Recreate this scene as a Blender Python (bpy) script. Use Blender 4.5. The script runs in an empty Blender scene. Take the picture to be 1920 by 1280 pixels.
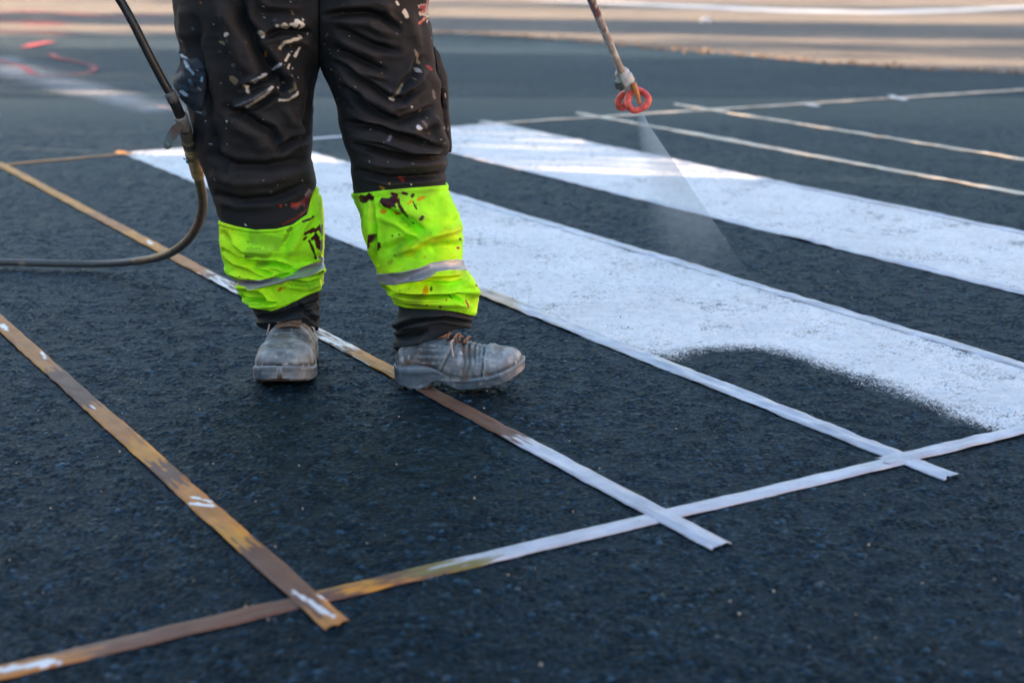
import bpy, bmesh, math, random
import numpy as np
from mathutils import Vector, Matrix

random.seed(7)
RNG = np.random.default_rng(11)
scene = bpy.context.scene
COL = scene.collection
R = math.radians

# ------------------------------------------------------------------ camera
F = 2878.0; PITCH = math.atan(770 / 2878.0); H = 1.0
CP, SP = math.cos(PITCH), math.sin(PITCH)
cam = bpy.data.cameras.new('camera'); camo = bpy.data.objects.new('camera', cam); COL.objects.link(camo)
camo.location = (0, 0, H); camo.rotation_euler = (math.pi / 2 - PITCH, 0, 0)
cam.sensor_width = 36; cam.lens = F / 1920 * 36; cam.clip_start = 0.05; cam.clip_end = 2000
cam.dof.use_dof = True; cam.dof.focus_distance = 3.5; cam.dof.aperture_fstop = 2.8; cam.dof.aperture_blades = 9
scene.camera = camo

# ------------------------------------------------------------------ sky, sun, exposure
SUN_EL = R(10.5)
SUN_AZ_VEC = (-math.cos(R(14)), math.sin(R(14)))          # towards the sun: low, left of the scene and a little beyond it
world = bpy.data.worlds.new('World'); scene.world = world; world.use_nodes = True
wn = world.node_tree.nodes; wl = world.node_tree.links
sky = wn.new('ShaderNodeTexSky'); sky.sky_type = 'NISHITA'; sky.sun_disc = False
sky.sun_elevation = SUN_EL
sky.sun_rotation = math.atan2(SUN_AZ_VEC[0], SUN_AZ_VEC[1])
sky.air_density = 1.0; sky.dust_density = 1.4; sky.ozone_density = 1.5
wl.new(sky.outputs[0], wn['Background'].inputs[0]); wn['Background'].inputs[1].default_value = 0.06
sun = bpy.data.lights.new('sun', 'SUN'); suno = bpy.data.objects.new('sun', sun); COL.objects.link(suno)
sun.energy = 5.0; sun.angle = R(0.5); sun.color = (1.0, 0.68, 0.42)
sv = Vector((SUN_AZ_VEC[0] * math.cos(SUN_EL), SUN_AZ_VEC[1] * math.cos(SUN_EL), math.sin(SUN_EL)))
suno.rotation_euler = sv.to_track_quat('Z', 'Y').to_euler(); suno.location = sv * 60
scene.view_settings.view_transform = 'Standard'; scene.view_settings.look = 'None'
scene.view_settings.exposure = 3.38; scene.view_settings.gamma = 1.0
scene.view_settings.use_curve_mapping = False
scene.cycles.use_denoising = True; scene.cycles.denoising_prefilter = 'ACCURATE'

# ------------------------------------------------------------------ measuring helpers (pixel of the 1920x1280 photo -> place)
def P(u, v, y):
    """point at depth y (metres in front of the tripod) seen at u, v; arrays allowed"""
    dx = (np.asarray(u, float) - 960) / F; dz = -(np.asarray(v, float) - 640) / F
    yy = CP + dz * SP; zz = -SP + dz * CP
    t = y / yy
    return np.stack(np.broadcast_arrays(dx * t, y, H + zz * t), -1)
def G(u, v, z=0.0):
    dx = (u - 960) / F; dz = -(v - 640) / F
    yy = CP + dz * SP; zz = -SP + dz * CP
    t = (z - H) / zz
    return np.array([dx * t, yy * t, z])
def proj(p):
    p = np.asarray(p, float); y = p[..., 1]; z = p[..., 2] - H
    d = y * CP - z * SP; up = y * SP + z * CP
    return 960 + F * p[..., 0] / d, 640 - F * up / d
def interp(x, xs, ys): return np.interp(x, xs, ys)
def smooth_interp(x, xs, ys):
    """monotone-ish cubic (Catmull-Rom) through the table"""
    xs = np.asarray(xs, float); ys = np.asarray(ys, float); x = np.clip(np.asarray(x, float), xs[0], xs[-1])
    i = np.clip(np.searchsorted(xs, x, 'right') - 1, 0, len(xs) - 2)
    h = xs[i + 1] - xs[i]; t = (x - xs[i]) / h
    m = np.gradient(ys, xs)
    return ((2*t**3 - 3*t**2 + 1) * ys[i] + (t**3 - 2*t**2 + t) * h * m[i] + (-2*t**3 + 3*t**2) * ys[i + 1] + (t**3 - t**2) * h * m[i + 1])
def _hash(ix, iy, iz, s):
    n = (ix * 374761393 + iy * 668265263 + iz * 2147483647 + s * 974634777) & 0xffffffff
    n = ((n ^ (n >> 13)) * 1274126177) & 0xffffffff
    n = n ^ (n >> 16)
    return (n & 0xffff) / 65535.0
def vnoise(p, scale, seed=0):
    p = np.asarray(p, float) * scale
    i = np.floor(p).astype(np.int64); f = p - i; f = f * f * (3 - 2 * f)
    r = 0
    for a in (0, 1):
        for b in (0, 1):
            for c in (0, 1):
                w = (f[..., 0] if a else 1 - f[..., 0]) * (f[..., 1] if b else 1 - f[..., 1]) * (f[..., 2] if c else 1 - f[..., 2])
                r = r + w * _hash(i[..., 0] + a, i[..., 1] + b, i[..., 2] + c, seed)
    return r * 2 - 1
def seg_dist(u, v, pts):
    """distance to a polyline and position 0..1 along it, with the side (sign)"""
    best = np.full(np.shape(u), 1e9); tt = np.zeros(np.shape(u)); side = np.zeros(np.shape(u))
    L = [0]
    for a, b in zip(pts[:-1], pts[1:]): L.append(L[-1] + math.hypot(b[0]-a[0], b[1]-a[1]))
    for k, (a, b) in enumerate(zip(pts[:-1], pts[1:])):
        dx, dy = b[0]-a[0], b[1]-a[1]; l2 = dx*dx + dy*dy + 1e-9
        t = np.clip(((u-a[0])*dx + (v-a[1])*dy) / l2, 0, 1)
        d = np.hypot(u - a[0] - t*dx, v - a[1] - t*dy)
        m = d < best
        best = np.where(m, d, best); tt = np.where(m, (L[k] + t*(L[k+1]-L[k])) / L[-1], tt)
        side = np.where(m, np.sign((u-a[0])*dy - (v-a[1])*dx), side)
    return best, tt, side

def stones(x, y, cell, seed):
    """rounded crushed stones: height 0..1, random per stone"""
    gx, gy = x / cell, y / cell; ix, iy = np.floor(gx).astype(np.int64), np.floor(gy).astype(np.int64)
    d1 = np.full(x.shape, 9.0); d2 = np.full(x.shape, 9.0); rnd = np.zeros(x.shape)
    for a in (-1, 0, 1):
        for b in (-1, 0, 1):
            jx, jy = ix + a, iy + b
            h1 = _hash(jx, jy, jx * 0 + 1, seed); h2 = _hash(jx, jy, jx * 0 + 2, seed); h3 = _hash(jx, jy, jx * 0 + 3, seed)
            d = np.hypot(jx + h1 - gx, jy + h2 - gy) * (0.85 + 0.3 * h3)
            m = d < d1
            d2 = np.where(m, d1, np.minimum(d2, d)); rnd = np.where(m, h3, rnd); d1 = np.where(m, d, d1)
    return np.clip((d2 - d1) * 1.7, 0, 1) ** 0.6, rnd
def road_relief(x, y):
    """height (m, 0 at the tops), random number of the stone"""
    h1, r1 = stones(x, y, 0.0118, 5); h2, r2 = stones(x + 3.3, y + 1.7, 0.0068, 6)
    n = vnoise(np.stack([x, y, 0 * x], -1), 38, 12)
    low = np.clip(n * 0.9 + 0.35, 0, 1)                       # where small grit fills in instead of big stone
    h = (h1 * (0.55 + 0.45 * r1)) * (1 - low) + (h2 * 0.55 * (0.4 + 0.6 * r2)) * low
    h = h + 0.12 * vnoise(np.stack([x, y, 0 * x], -1), 9, 13)
    return (h - 1.0) * 0.0050, np.where(low > 0.5, r2, r1), np.clip(1 - h * 1.5, 0, 1)
# ------------------------------------------------------------------ materials
def new_mat(name):
    m = bpy.data.materials.new(name); m.use_nodes = True
    nt = m.node_tree; b = nt.nodes['Principled BSDF']
    return m, nt, b
class N:
    """tiny node-graph helper"""
    def __init__(s, nt): s.nt = nt
    def n(s, t, **kw):
        nd = s.nt.nodes.new('ShaderNode' + t)
        for k, v in kw.items():
            if k.startswith('i_'):
                nd.inputs[k[2:].replace('_', ' ')].default_value = v
            else: setattr(nd, k, v)
        return nd
    def l(s, a, b): s.nt.links.new(a, b)
    def pos(s): return s.n('NewGeometry').outputs['Position']
    def noise(s, vec, scale, detail=4, rough=0.55):
        nd = s.n('TexNoise'); nd.inputs['Scale'].default_value = scale; nd.inputs['Detail'].default_value = detail
        nd.inputs['Roughness'].default_value = rough; s.l(vec, nd.inputs['Vector']); return nd.outputs[0]
    def voro(s, vec, scale, feature='F1'):
        nd = s.n('TexVoronoi', feature=feature); nd.inputs['Scale'].default_value = scale; s.l(vec, nd.inputs['Vector']); return nd
    def ramp(s, fac, stops):
        nd = s.n('ValToRGB'); e = nd.color_ramp.elements
        while len(e) > 1: e.remove(e[-1])
        e[0].position = stops[0][0]; c = stops[0][1]; e[0].color = (*c, 1) if not np.isscalar(c) else (c, c, c, 1)
        for p, c in stops[1:]:
            x = e.new(p); x.color = (*c, 1) if not np.isscalar(c) else (c, c, c, 1)
        s.l(fac, nd.inputs[0]); return nd.outputs[0]
    def mix(s, fac, a, b, blend='MIX'):
        nd = s.n('Mix', data_type='RGBA', blend_type=blend)
        for sock, val in ((nd.inputs[0], fac), (nd.inputs[6], a), (nd.inputs[7], b)):
            if hasattr(val, 'node'): s.l(val, sock)
            elif np.isscalar(val): sock.default_value = val if sock.type == 'VALUE' else (val, val, val, 1)
            else: sock.default_value = (*val, 1)
        return nd.outputs[2]
    def math(s, op, a, b=None, clamp=False):
        nd = s.n('Math', operation=op, use_clamp=clamp)
        for k, v in enumerate((a, b)):
            if v is None: continue
            if hasattr(v, 'node'): s.l(v, nd.inputs[k])
            else: nd.inputs[k].default_value = v
        return nd.outputs[0]
    def attr(s, name): return s.n('Attribute', attribute_name=name)
    def bump(s, height, strength, dist, normal=None):
        nd = s.n('Bump'); nd.inputs['Strength'].default_value = strength; nd.inputs['Distance'].default_value = dist
        s.l(height, nd.inputs['Height'])
        if normal is not None: s.l(normal, nd.inputs['Normal'])
        return nd.outputs[0]

def asphalt_height(g, p):
    v1 = g.voro(p, 105).outputs['Distance']; v2 = g.voro(p, 230).outputs['Distance']; n1 = g.noise(p, 60, 5)
    h = g.math('ADD', g.math('MULTIPLY', v1, -0.9), g.math('MULTIPLY', v2, -0.35))
    return g.math('ADD', h, g.math('MULTIPLY', n1, 1.1))

def mat_asphalt(name, dark, light, stone, rough, hue_tint=(1, 1, 1), bump=1.0):
    m, nt, b = new_mat(name); g = N(nt); p = g.pos()
    cell = g.voro(p, 105); rnd = g.n('SeparateColor'); g.l(cell.outputs['Color'], rnd.inputs[0])
    big = g.noise(p, 0.55, 5, 0.6); mid = g.noise(p, 7, 5, 0.6)
    c = g.ramp(rnd.outputs[0], [(0.0, dark), (0.75, light), (0.955, stone * 0.55), (0.985, stone)])
    tone = g.ramp(g.math('ADD', g.math('MULTIPLY', big, 0.6), g.math('MULTIPLY', mid, 0.4)), [(0.3, 0.72), (0.7, 1.3)])
    c = g.mix(1.0, c, tone, 'MULTIPLY'); c = g.mix(1.0, c, hue_tint, 'MULTIPLY')
    g.l(c, b.inputs['Base Color'])
    rr = g.ramp(rnd.outputs[1], [(0.0, rough - 0.12), (1.0, rough + 0.15)])
    g.l(rr, b.inputs['Roughness'])
    b.inputs['Specular IOR Level'].default_value = 0.16
    if hue_tint[0] < 0.5: b.inputs['Specular Tint'].default_value = (0.42, 0.78, 1.0, 1)  # blue sheen stands for reflected sky
    g.l(g.bump(asphalt_height(g, p), bump, 0.009), b.inputs['Normal'])
    return m
def mat_near_asphalt():
    m, nt, b = new_mat('fresh_asphalt_stones'); g = N(nt); p = g.pos()
    r = g.attr('stone').outputs['Fac']; pit = g.attr('pit').outputs['Fac']
    big = g.noise(p, 0.55, 5, 0.6); mid = g.noise(p, 7, 5, 0.6)
    c = g.ramp(r, [(0.0, 0.005), (0.55, 0.012), (0.82, 0.027), (0.95, 0.040), (0.992, 0.085)])
    hue_tint = g.ramp(g.math('FRACT', g.math('MULTIPLY', r, 37.0)), [(0.0, (0.34, 0.97, 1.6)), (0.75, (0.42, 0.97, 1.5)), (1.0, (1.0, 1.0, 1.0))])  # most stones painted blue to imitate the sky's reflection
    tone = g.ramp(g.math('ADD', g.math('MULTIPLY', big, 0.6), g.math('MULTIPLY', mid, 0.4)), [(0.3, 0.68), (0.7, 1.35)])
    g.l(g.mix(1.0, g.mix(1.0, c, tone, 'MULTIPLY'), hue_tint, 'MULTIPLY'), b.inputs['Base Color'])
    g.l(g.ramp(g.math('FRACT', g.math('MULTIPLY', r, 91.0)), [(0.0, 0.34), (0.3, 0.5), (1.0, 0.72)]), b.inputs['Roughness'])
    g.l(g.ramp(g.math('FRACT', g.math('MULTIPLY', r, 53.0)), [(0.0, 0.08), (0.8, 0.17), (1.0, 0.34)]), b.inputs['Specular IOR Level'])
    b.inputs['Specular Tint'].default_value = (0.42, 0.78, 1.0, 1)  # sheen coloured blue like the sky it should mirror
    g.l(g.bump(g.noise(p, 420, 4, 0.65), 0.5, 0.002), b.inputs['Normal'])
    return m
M = {}
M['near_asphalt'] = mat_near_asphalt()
M['asphalt'] = mat_asphalt('fresh_asphalt', 0.008, 0.022, 0.11, 0.6, (0.34, 0.95, 1.75))  # blue of the reflected sky is put into the base colour
M['old_road'] = mat_asphalt('old_dusty_road', 0.10, 0.17, 0.28, 0.8, (1.0, 0.95, 0.9), 0.7)

def mat_roadpaint(name, col, base_cov=True, rough=0.45):
    m, nt, b = new_mat(name); g = N(nt); p = g.pos()
    n1 = g.noise(p, 3.0, 4); n2 = g.noise(p, 260, 3, 0.7); n3 = g.noise(p, 24, 4, 0.65)
    tone = g.ramp(g.math('ADD', g.math('MULTIPLY', n1, 0.6), g.math('MULTIPLY', n3, 0.4)), [(0.32, 0.74), (0.64, 1.0)])
    c = g.mix(1.0, col, tone, 'MULTIPLY')
    pit = g.voro(p, 105); sc = g.n('SeparateColor'); g.l(pit.outputs['Color'], sc.inputs[0])
    # holes where the paint has not reached between the stones
    pitv = g.attr('pit').outputs['Fac']; thin = g.noise(p, 5, 4, 0.6)
    hole = g.math('MULTIPLY', g.math('SUBTRACT', g.math('ADD', g.math('ADD', g.math('MULTIPLY', pitv, 0.75), g.math('MULTIPLY', thin, 0.4)), g.math('MULTIPLY', g.noise(p, 240, 3, 0.75), 0.8)), 1.085), 3.6, clamp=True)
    c = g.mix(hole, c, (0.11, 0.12, 0.14))
    c = g.mix(1.0, c, g.ramp(g.attr('stone').outputs['Fac'], [(0.0, 0.9), (0.5, 1.0), (1.0, 1.04)]), 'MULTIPLY')
    g.l(c, b.inputs['Base Color']); b.inputs['Roughness'].default_value = rough
    g.l(g.bump(g.noise(p, 260, 4, 0.65), 0.4, 0.002), b.inputs['Normal'])
    cov = g.attr('cov').outputs['Fac']
    fine = g.voro(p, 330); sf = g.n('SeparateColor'); g.l(fine.outputs['Color'], sf.inputs[0])
    thr = g.math('ADD', g.math('MULTIPLY', sf.outputs[0], 0.5), g.math('ADD', g.math('MULTIPLY', sc.outputs[0], 0.2), g.math('MULTIPLY', n2, 0.3)))
    a = g.math('ADD', g.math('MULTIPLY', g.math('SUBTRACT', g.math('MULTIPLY', cov, 1.12), thr), 2.2), 0.42, clamp=True)
    g.l(a, b.inputs['Alpha'])
    return m
M['paint'] = mat_roadpaint('white_road_paint', (0.78, 0.79, 0.82))
M['paint_old'] = mat_roadpaint('worn_white_overspray', (0.6, 0.62, 0.65), rough=0.7)
M['paint_red'] = mat_roadpaint('red_marking_spray', (0.62, 0.05, 0.06), rough=0.6)

def mat_vcol(name, rough=0.8, rough_paint=0.35, spec=0.4, bump_scale=900, bump_str=0.15, bump_dist=0.0006, tone=0.0, tone_scale=20, sheen=0.0, weave=False):
    m, nt, b = new_mat(name); g = N(nt); p = g.pos(); a = g.attr('Col')
    c = a.outputs['Color']
    if tone:
        n = g.noise(p, tone_scale, 5, 0.65)
        c = g.mix(1.0, c, g.ramp(n, [(0.3, 1 - tone), (0.7, 1 + tone)]), 'MULTIPLY')
    g.l(c, b.inputs['Base Color'])
    r = g.n('MapRange'); r.inputs['To Min'].default_value = rough; r.inputs['To Max'].default_value = rough_paint
    g.l(a.outputs['Alpha'], r.inputs['Value']); g.l(r.outputs[0], b.inputs['Roughness'])
    b.inputs['Specular IOR Level'].default_value = spec
    b.inputs['Sheen Weight'].default_value = sheen; b.inputs['Sheen Roughness'].default_value = 0.5
    h = g.noise(p, bump_scale, 3, 0.6)
    nm = g.bump(h, bump_str, bump_dist)
    nm = g.bump(g.noise(p, 55, 5, 0.6), 0.35, 0.004, nm)
    g.l(nm, b.inputs['Normal'])
    return m
M['cloth'] = mat_vcol('work_trouser_cloth', 0.78, 0.3, 0.35, tone=0.3, tone_scale=14, sheen=0.0)
M['hivis'] = mat_vcol('fluorescent_cloth', 0.75, 0.4, 0.25, bump_scale=700, bump_str=0.4, bump_dist=0.001, tone=0.14, tone_scale=26)
M['leather'] = mat_vcol('worn_grey_leather', 0.55, 0.35, 0.5, bump_scale=420, bump_str=0.3, bump_dist=0.001, tone=0.35, tone_scale=38)
M['rubber'] = mat_vcol('scuffed_sole_rubber', 0.5, 0.4, 0.5, bump_scale=300, bump_str=0.3, bump_dist=0.001, tone=0.3, tone_scale=45)
M['tape'] = mat_vcol('masking_tape', 0.55, 0.22, 0.35, bump_scale=160, bump_str=0.35, bump_dist=0.0015, tone=0.14, tone_scale=18)
M['hose'] = mat_vcol('rubber_hose', 0.38, 0.6, 0.5, bump_scale=260, bump_str=0.3, bump_dist=0.001, tone=0.3, tone_scale=60)
M['metal'] = mat_vcol('paint_crusted_metal', 0.45, 0.6, 0.5, bump_scale=220, bump_str=0.4, bump_dist=0.0015, tone=0.22, tone_scale=70)
def mat_plain(name, col, rough=0.6, tone=0.15, scale=10, metallic=0.0, bump=0.2, spec=0.5):
    m, nt, b = new_mat(name); g = N(nt); p = g.pos()
    n = g.noise(p, scale, 5, 0.6)
    g.l(g.mix(1.0, col, g.ramp(n, [(0.3, 1 - tone), (0.7, 1 + tone)]), 'MULTIPLY'), b.inputs['Base Color'])
    b.inputs['Roughness'].default_value = rough; b.inputs['Metallic'].default_value = metallic
    b.inputs['Specular IOR Level'].default_value = spec
    g.l(g.bump(g.noise(p, scale * 12, 4), bump, 0.002), b.inputs['Normal'])
    return m
M['reflective'] = mat_plain('silver_reflective_tape', (0.34, 0.33, 0.36), 0.38, 0.12, 40, 0.35)
M['skin'] = mat_plain('skin', (0.5, 0.3, 0.22), 0.55)
M['jacket'] = mat_plain('dark_jacket_cloth', (0.03, 0.03, 0.035), 0.85)
M['hair'] = mat_plain('dark_hair', (0.02, 0.015, 0.012), 0.6)
M['red_plastic'] = mat_plain('red_plastic_guard', (0.70, 0.10, 0.075), 0.5, 0.4, 60)
M['orange_plastic'] = mat_plain('orange_tip_handle', (0.55, 0.2, 0.06), 0.5, 0.3, 90)
M['nut'] = mat_plain('dark_steel_nut', (0.12, 0.15, 0.14), 0.3, 0.3, 90, 0.7)
M['lace'] = mat_plain('rust_brown_lace', (0.20, 0.115, 0.08), 0.85, 0.45, 120)
M['lace_pale'] = mat_plain('pale_dirty_lace', (0.42, 0.33, 0.3), 0.85, 0.3, 120)
M['stone'] = mat_plain('road_edge_gravel', (0.17, 0.12, 0.085), 0.85, 0.5, 30)
M['chip'] = mat_plain('pale_stone_chip', (0.4, 0.33, 0.27), 0.7, 0.4, 30)
M['paper'] = mat_plain('white_paper', (0.8, 0.8, 0.8), 0.7, 0.05)
M['plaster'] = mat_plain('house_plaster', (0.36, 0.30, 0.24), 0.85, 0.12, 3)
M['rooftile'] = mat_plain('roof_tiles', (0.2, 0.075, 0.045), 0.8, 0.3, 5)
M['glass'] = mat_plain('window_glass', (0.03, 0.035, 0.04), 0.08, 0.05)
M['bark'] = mat_plain('bark', (0.09, 0.06, 0.04), 0.9, 0.35, 12)
M['leaf'] = mat_plain('leaf', (0.05, 0.075, 0.02), 0.6, 0.35, 2)
M['galv'] = mat_plain('galvanised_steel', (0.3, 0.31, 0.32), 0.45, 0.1, 20, 0.8)

# ------------------------------------------------------------------ object helpers
WLOC = {}
def tag(o, label=None, cat=None, group=None, kind=None):
    if label: o['label'] = label
    if cat: o['category'] = cat
    if group: o['group'] = group
    if kind: o['kind'] = kind
    return o
def mesh_obj(name, verts, faces, mat, parent=None, base=None, smooth=True, col=None, extra=None):
    verts = np.asarray(verts, float).reshape(-1, 3)
    if parent is None:
        if base is None: base = (verts[:, 0].mean(), verts[:, 1].mean(), verts[:, 2].min())
    else: base = WLOC[parent.name]
    base = np.asarray(base, float)
    me = bpy.data.meshes.new(name)
    me.from_pydata((verts - base).tolist(), [], [tuple(int(i) for i in f) for f in faces])
    me.update()
    if col is not None:
        a = me.color_attributes.new('Col', 'FLOAT_COLOR', 'POINT')
        c = np.asarray(col, float)
        if c.ndim == 1: c = np.tile(c, (len(verts), 1))
        if c.shape[1] == 3: c = np.concatenate([c, np.zeros((len(c), 1))], 1)
        a.data.foreach_set('color', c.astype(np.float32).ravel())
    for k, val in (extra or {}).items():
        a = me.attributes.new(k, 'FLOAT', 'POINT'); a.data.foreach_set('value', np.asarray(val, np.float32).ravel())
    if smooth: me.shade_smooth()
    me.materials.append(mat)
    o = bpy.data.objects.new(name, me); COL.objects.link(o)
    if parent is None: o.location = base
    else: o.parent = parent
    WLOC[o.name] = base
    return o
def empty(name, loc):
    o = bpy.data.objects.new(name, None); COL.objects.link(o); o.location = loc; o.empty_display_size = 0.1
    WLOC[o.name] = np.asarray(loc, float); return o
def grid_faces(nr, nc, wrap=False, off=0):
    r = np.arange(nr - 1)[:, None]; c = np.arange(nc if wrap else nc - 1)[None, :]
    c2 = (c + 1) % nc
    f = np.stack([r*nc + c, r*nc + c2, (r+1)*nc + c2, (r+1)*nc + c], -1).reshape(-1, 4) + off
    return f
def catmull(pts, n):
    pts = np.asarray(pts, float); t = np.r_[0, np.cumsum(np.linalg.norm(np.diff(pts, axis=0), axis=1))]
    s = np.linspace(0, t[-1], n)
    return np.stack([smooth_interp(s, t, pts[:, k]) for k in range(pts.shape[1])], -1)
def tube(path, rad, seg=12, cap=True):
    """tube along a path (n,3) with radii (n) ; returns verts, faces"""
    path = np.asarray(path, float); n = len(path); rad = np.broadcast_to(np.asarray(rad, float), (n,))
    tan = np.gradient(path, axis=0); tan /= np.linalg.norm(tan, axis=1)[:, None] + 1e-12
    ref = np.array([0, 0, 1.0]) if abs(tan[0][2]) < 0.9 else np.array([0, 1.0, 0])
    vs = []; nrm = np.cross(tan[0], ref); nrm /= np.linalg.norm(nrm)
    for i in range(n):
        nrm = nrm - tan[i] * (nrm @ tan[i]); nrm /= np.linalg.norm(nrm) + 1e-12
        bi = np.cross(tan[i], nrm)
        a = np.arange(seg) / seg * 2 * math.pi
        vs.append(path[i] + rad[i] * (np.cos(a)[:, None] * nrm + np.sin(a)[:, None] * bi))
    v = np.concatenate(vs); f = [tuple(x) for x in grid_faces(n, seg, True)]
    if cap:
        f.append(tuple(range(seg))[::-1]); f.append(tuple(range((n - 1) * seg, n * seg)))
    return v, f
def join(parts):
    vs, fs, o = [], [], 0
    for v, f in parts:
        vs.append(np.asarray(v, float)); fs += [tuple(int(i) + o for i in q) for q in f]; o += len(v)
    return np.concatenate(vs), fs
def box(c, s, rot=0.0):
    x, y, z = np.array(s) / 2
    v = np.array([[-x,-y,-z],[x,-y,-z],[x,y,-z],[-x,y,-z],[-x,-y,z],[x,-y,z],[x,y,z],[-x,y,z]])
    cr, sr = math.cos(rot), math.sin(rot)
    v = np.stack([v[:,0]*cr - v[:,1]*sr, v[:,0]*sr + v[:,1]*cr, v[:,2]], -1) + np.array(c)
    return v, [(0,3,2,1),(4,5,6,7),(0,1,5,4),(1,2,6,5),(2,3,7,6),(3,0,4,7)]

# ------------------------------------------------------------------ the ground: old road sheet, fresh asphalt laid on it
K = H / 1.1
UA = math.radians(120.85)
US = np.array([math.cos(UA), math.sin(UA)])               # along the stripes, away from the camera
UN = np.array([US[1], -US[0]])                             # across the stripes, to the right
def NS(n, s, z=0.0):
    n = np.asarray(n, float); s = np.asarray(s, float)
    q = n[..., None] * UN + s[..., None] * US
    return np.concatenate([q, np.broadcast_to(np.asarray(z, float), n.shape)[..., None]], -1)
def to_ns(p): return np.array([p[0] * UN[0] + p[1] * UN[1], p[0] * US[0] + p[1] * US[1]])
LAY = 0.03                                                # thickness of the fresh layer; its top is z = 0
v = np.array([[-400, -200, -LAY], [400, -200, -LAY], [400, 600, -LAY], [-400, 600, -LAY]], float)
tag(mesh_obj('ground', v, [(0, 1, 2, 3)], M['old_road'], smooth=False, base=(0, 0, -LAY)), kind='structure')
edge_px = [(-520, 63), (-200, 66), (100, 66), (400, 64), (640, 60), (760, 59), (860, 62), (960, 66), (1060, 74), (1180, 84), (1300, 95), (1450, 108), (1600, 120), (1760, 129), (1920, 136), (2080, 142), (2300, 149)]  # at left the paler road beyond this edge stands for sunlit asphalt
edge = np.array([G(u, w) for u, w in edge_px])
ee = catmull(edge, 260)
wob = vnoise(ee * [1, 1, 0], 1.6, 3) * 0.10 + vnoise(ee * [1, 1, 0], 6, 4) * 0.04
ee[:, 1] += wob
far = np.concatenate([[[-60, ee[0, 1], 0]], ee, [[40, ee[-1, 1] - 1.2, 0]], [[40, -40, 0]], [[-60, -40, 0]]])
far[:, 2] = -0.006
bmr = bmesh.new()
top = [bmr.verts.new(p) for p in far]; bot = [bmr.verts.new((p[0], p[1] + (0.05 if 0 < i < len(far) - 3 else 0), -LAY - 0.003)) for i, p in enumerate(far)]
bmr.faces.new(top[::-1])
for i in range(len(far)):
    j = (i + 1) % len(far); bmr.faces.new((top[i], top[j], bot[j], bot[i]))
bmesh.ops.recalc_face_normals(bmr, faces=bmr.faces)
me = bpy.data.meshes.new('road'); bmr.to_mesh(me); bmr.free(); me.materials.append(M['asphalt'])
o = bpy.data.objects.new('road', me); COL.objects.link(o); tag(o, kind='structure')
WLOC['road'] = np.zeros(3); road = o
DK = 0.00122
kk = np.arange(-0.44, 0.44, DK); yy_ = 1.55 * np.exp(np.arange(0, math.log(9.6 / 1.55), DK))
KX, YY = np.meshgrid(kk, yy_); XX = KX * (YY + 0.25)
hz, rnd, pit = road_relief(XX, YY)
fade = np.clip((9.5 - YY) / 1.5, 0, 1)
near = np.stack([XX, YY, hz * fade - 0.0035 * (1 - fade)], -1).reshape(-1, 3)
me = bpy.data.meshes.new('stone_surface'); nr_, nc_ = XX.shape
fq = grid_faces(nr_, nc_); me.vertices.add(len(near)); me.vertices.foreach_set('co', near.astype(np.float32).ravel())
me.loops.add(fq.size); me.loops.foreach_set('vertex_index', fq.astype(np.int32).ravel())
me.polygons.add(len(fq)); me.polygons.foreach_set('loop_start', (np.arange(len(fq)) * 4).astype(np.int32))
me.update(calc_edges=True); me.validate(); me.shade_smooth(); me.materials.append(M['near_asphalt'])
for nm, val in (('stone', rnd), ('pit', pit)):
    at = me.attributes.new(nm, 'FLOAT', 'POINT'); at.data.foreach_set('value', val.astype(np.float32).ravel())
so = bpy.data.objects.new('stone_surface', me); COL.objects.link(so); so.parent = road; so['kind'] = 'stuff'
# loose stones along the ragged edge of the fresh layer
def pebble(c, r, seed):
    rr = np.random.default_rng(seed)
    ico = [(0,0,1),(0.9,0,0.4),(0.28,0.85,0.4),(-0.72,0.53,0.4),(-0.72,-0.53,0.4),(0.28,-0.85,0.4),(0.72,0.53,-0.4),(-0.28,0.85,-0.4),(-0.9,0,-0.4),(-0.28,-0.85,-0.4),(0.72,-0.53,-0.4),(0,0,-1)]
    fc = [(0,1,2),(0,2,3),(0,3,4),(0,4,5),(0,5,1),(1,6,2),(2,7,3),(3,8,4),(4,9,5),(5,10,1),(6,7,2),(7,8,3),(8,9,4),(9,10,5),(10,6,1),(11,7,6),(11,8,7),(11,9,8),(11,10,9),(11,6,10)]
    vv = np.array(ico) * rr.uniform(0.7, 1.2, (12, 1)) * r * rr.uniform(0.6, 1.2, 3)
    return vv + c, fc
parts = []
for k in range(1500):
    i = RNG.integers(105, 259); e = ee[i]
    dy = abs(RNG.normal(0, 0.22)) * (1 if RNG.random() < 0.75 else -0.5); r = RNG.uniform(0.004, 0.015)
    z = -LAY + r * 0.4 if dy > 0.02 else r * 0.4
    parts.append(pebble(np.array([e[0] + RNG.normal(0, 0.15), e[1] + dy, z]), r, k))
vv, ff = join(parts)
tag(mesh_obj('gravel', vv, ff, M['stone'], smooth=False), 'brown loose gravel along the ragged edge of the fresh asphalt', 'gravel', kind='stuff')
parts = []
for k in range(110):
    u, w = RNG.uniform(-40, 1960), RNG.uniform(330, 1300)
    q = G(u, w); r = RNG.uniform(0.0012, 0.0030)
    parts.append(pebble(q + [0, 0, r * 0.5], r, 9000 + k))
vv, ff = join(parts)
tag(mesh_obj('stone_chips', vv, ff, M['chip'], smooth=False), 'tiny pale stone chips scattered over the fresh asphalt', 'stone chips', kind='stuff')

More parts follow.
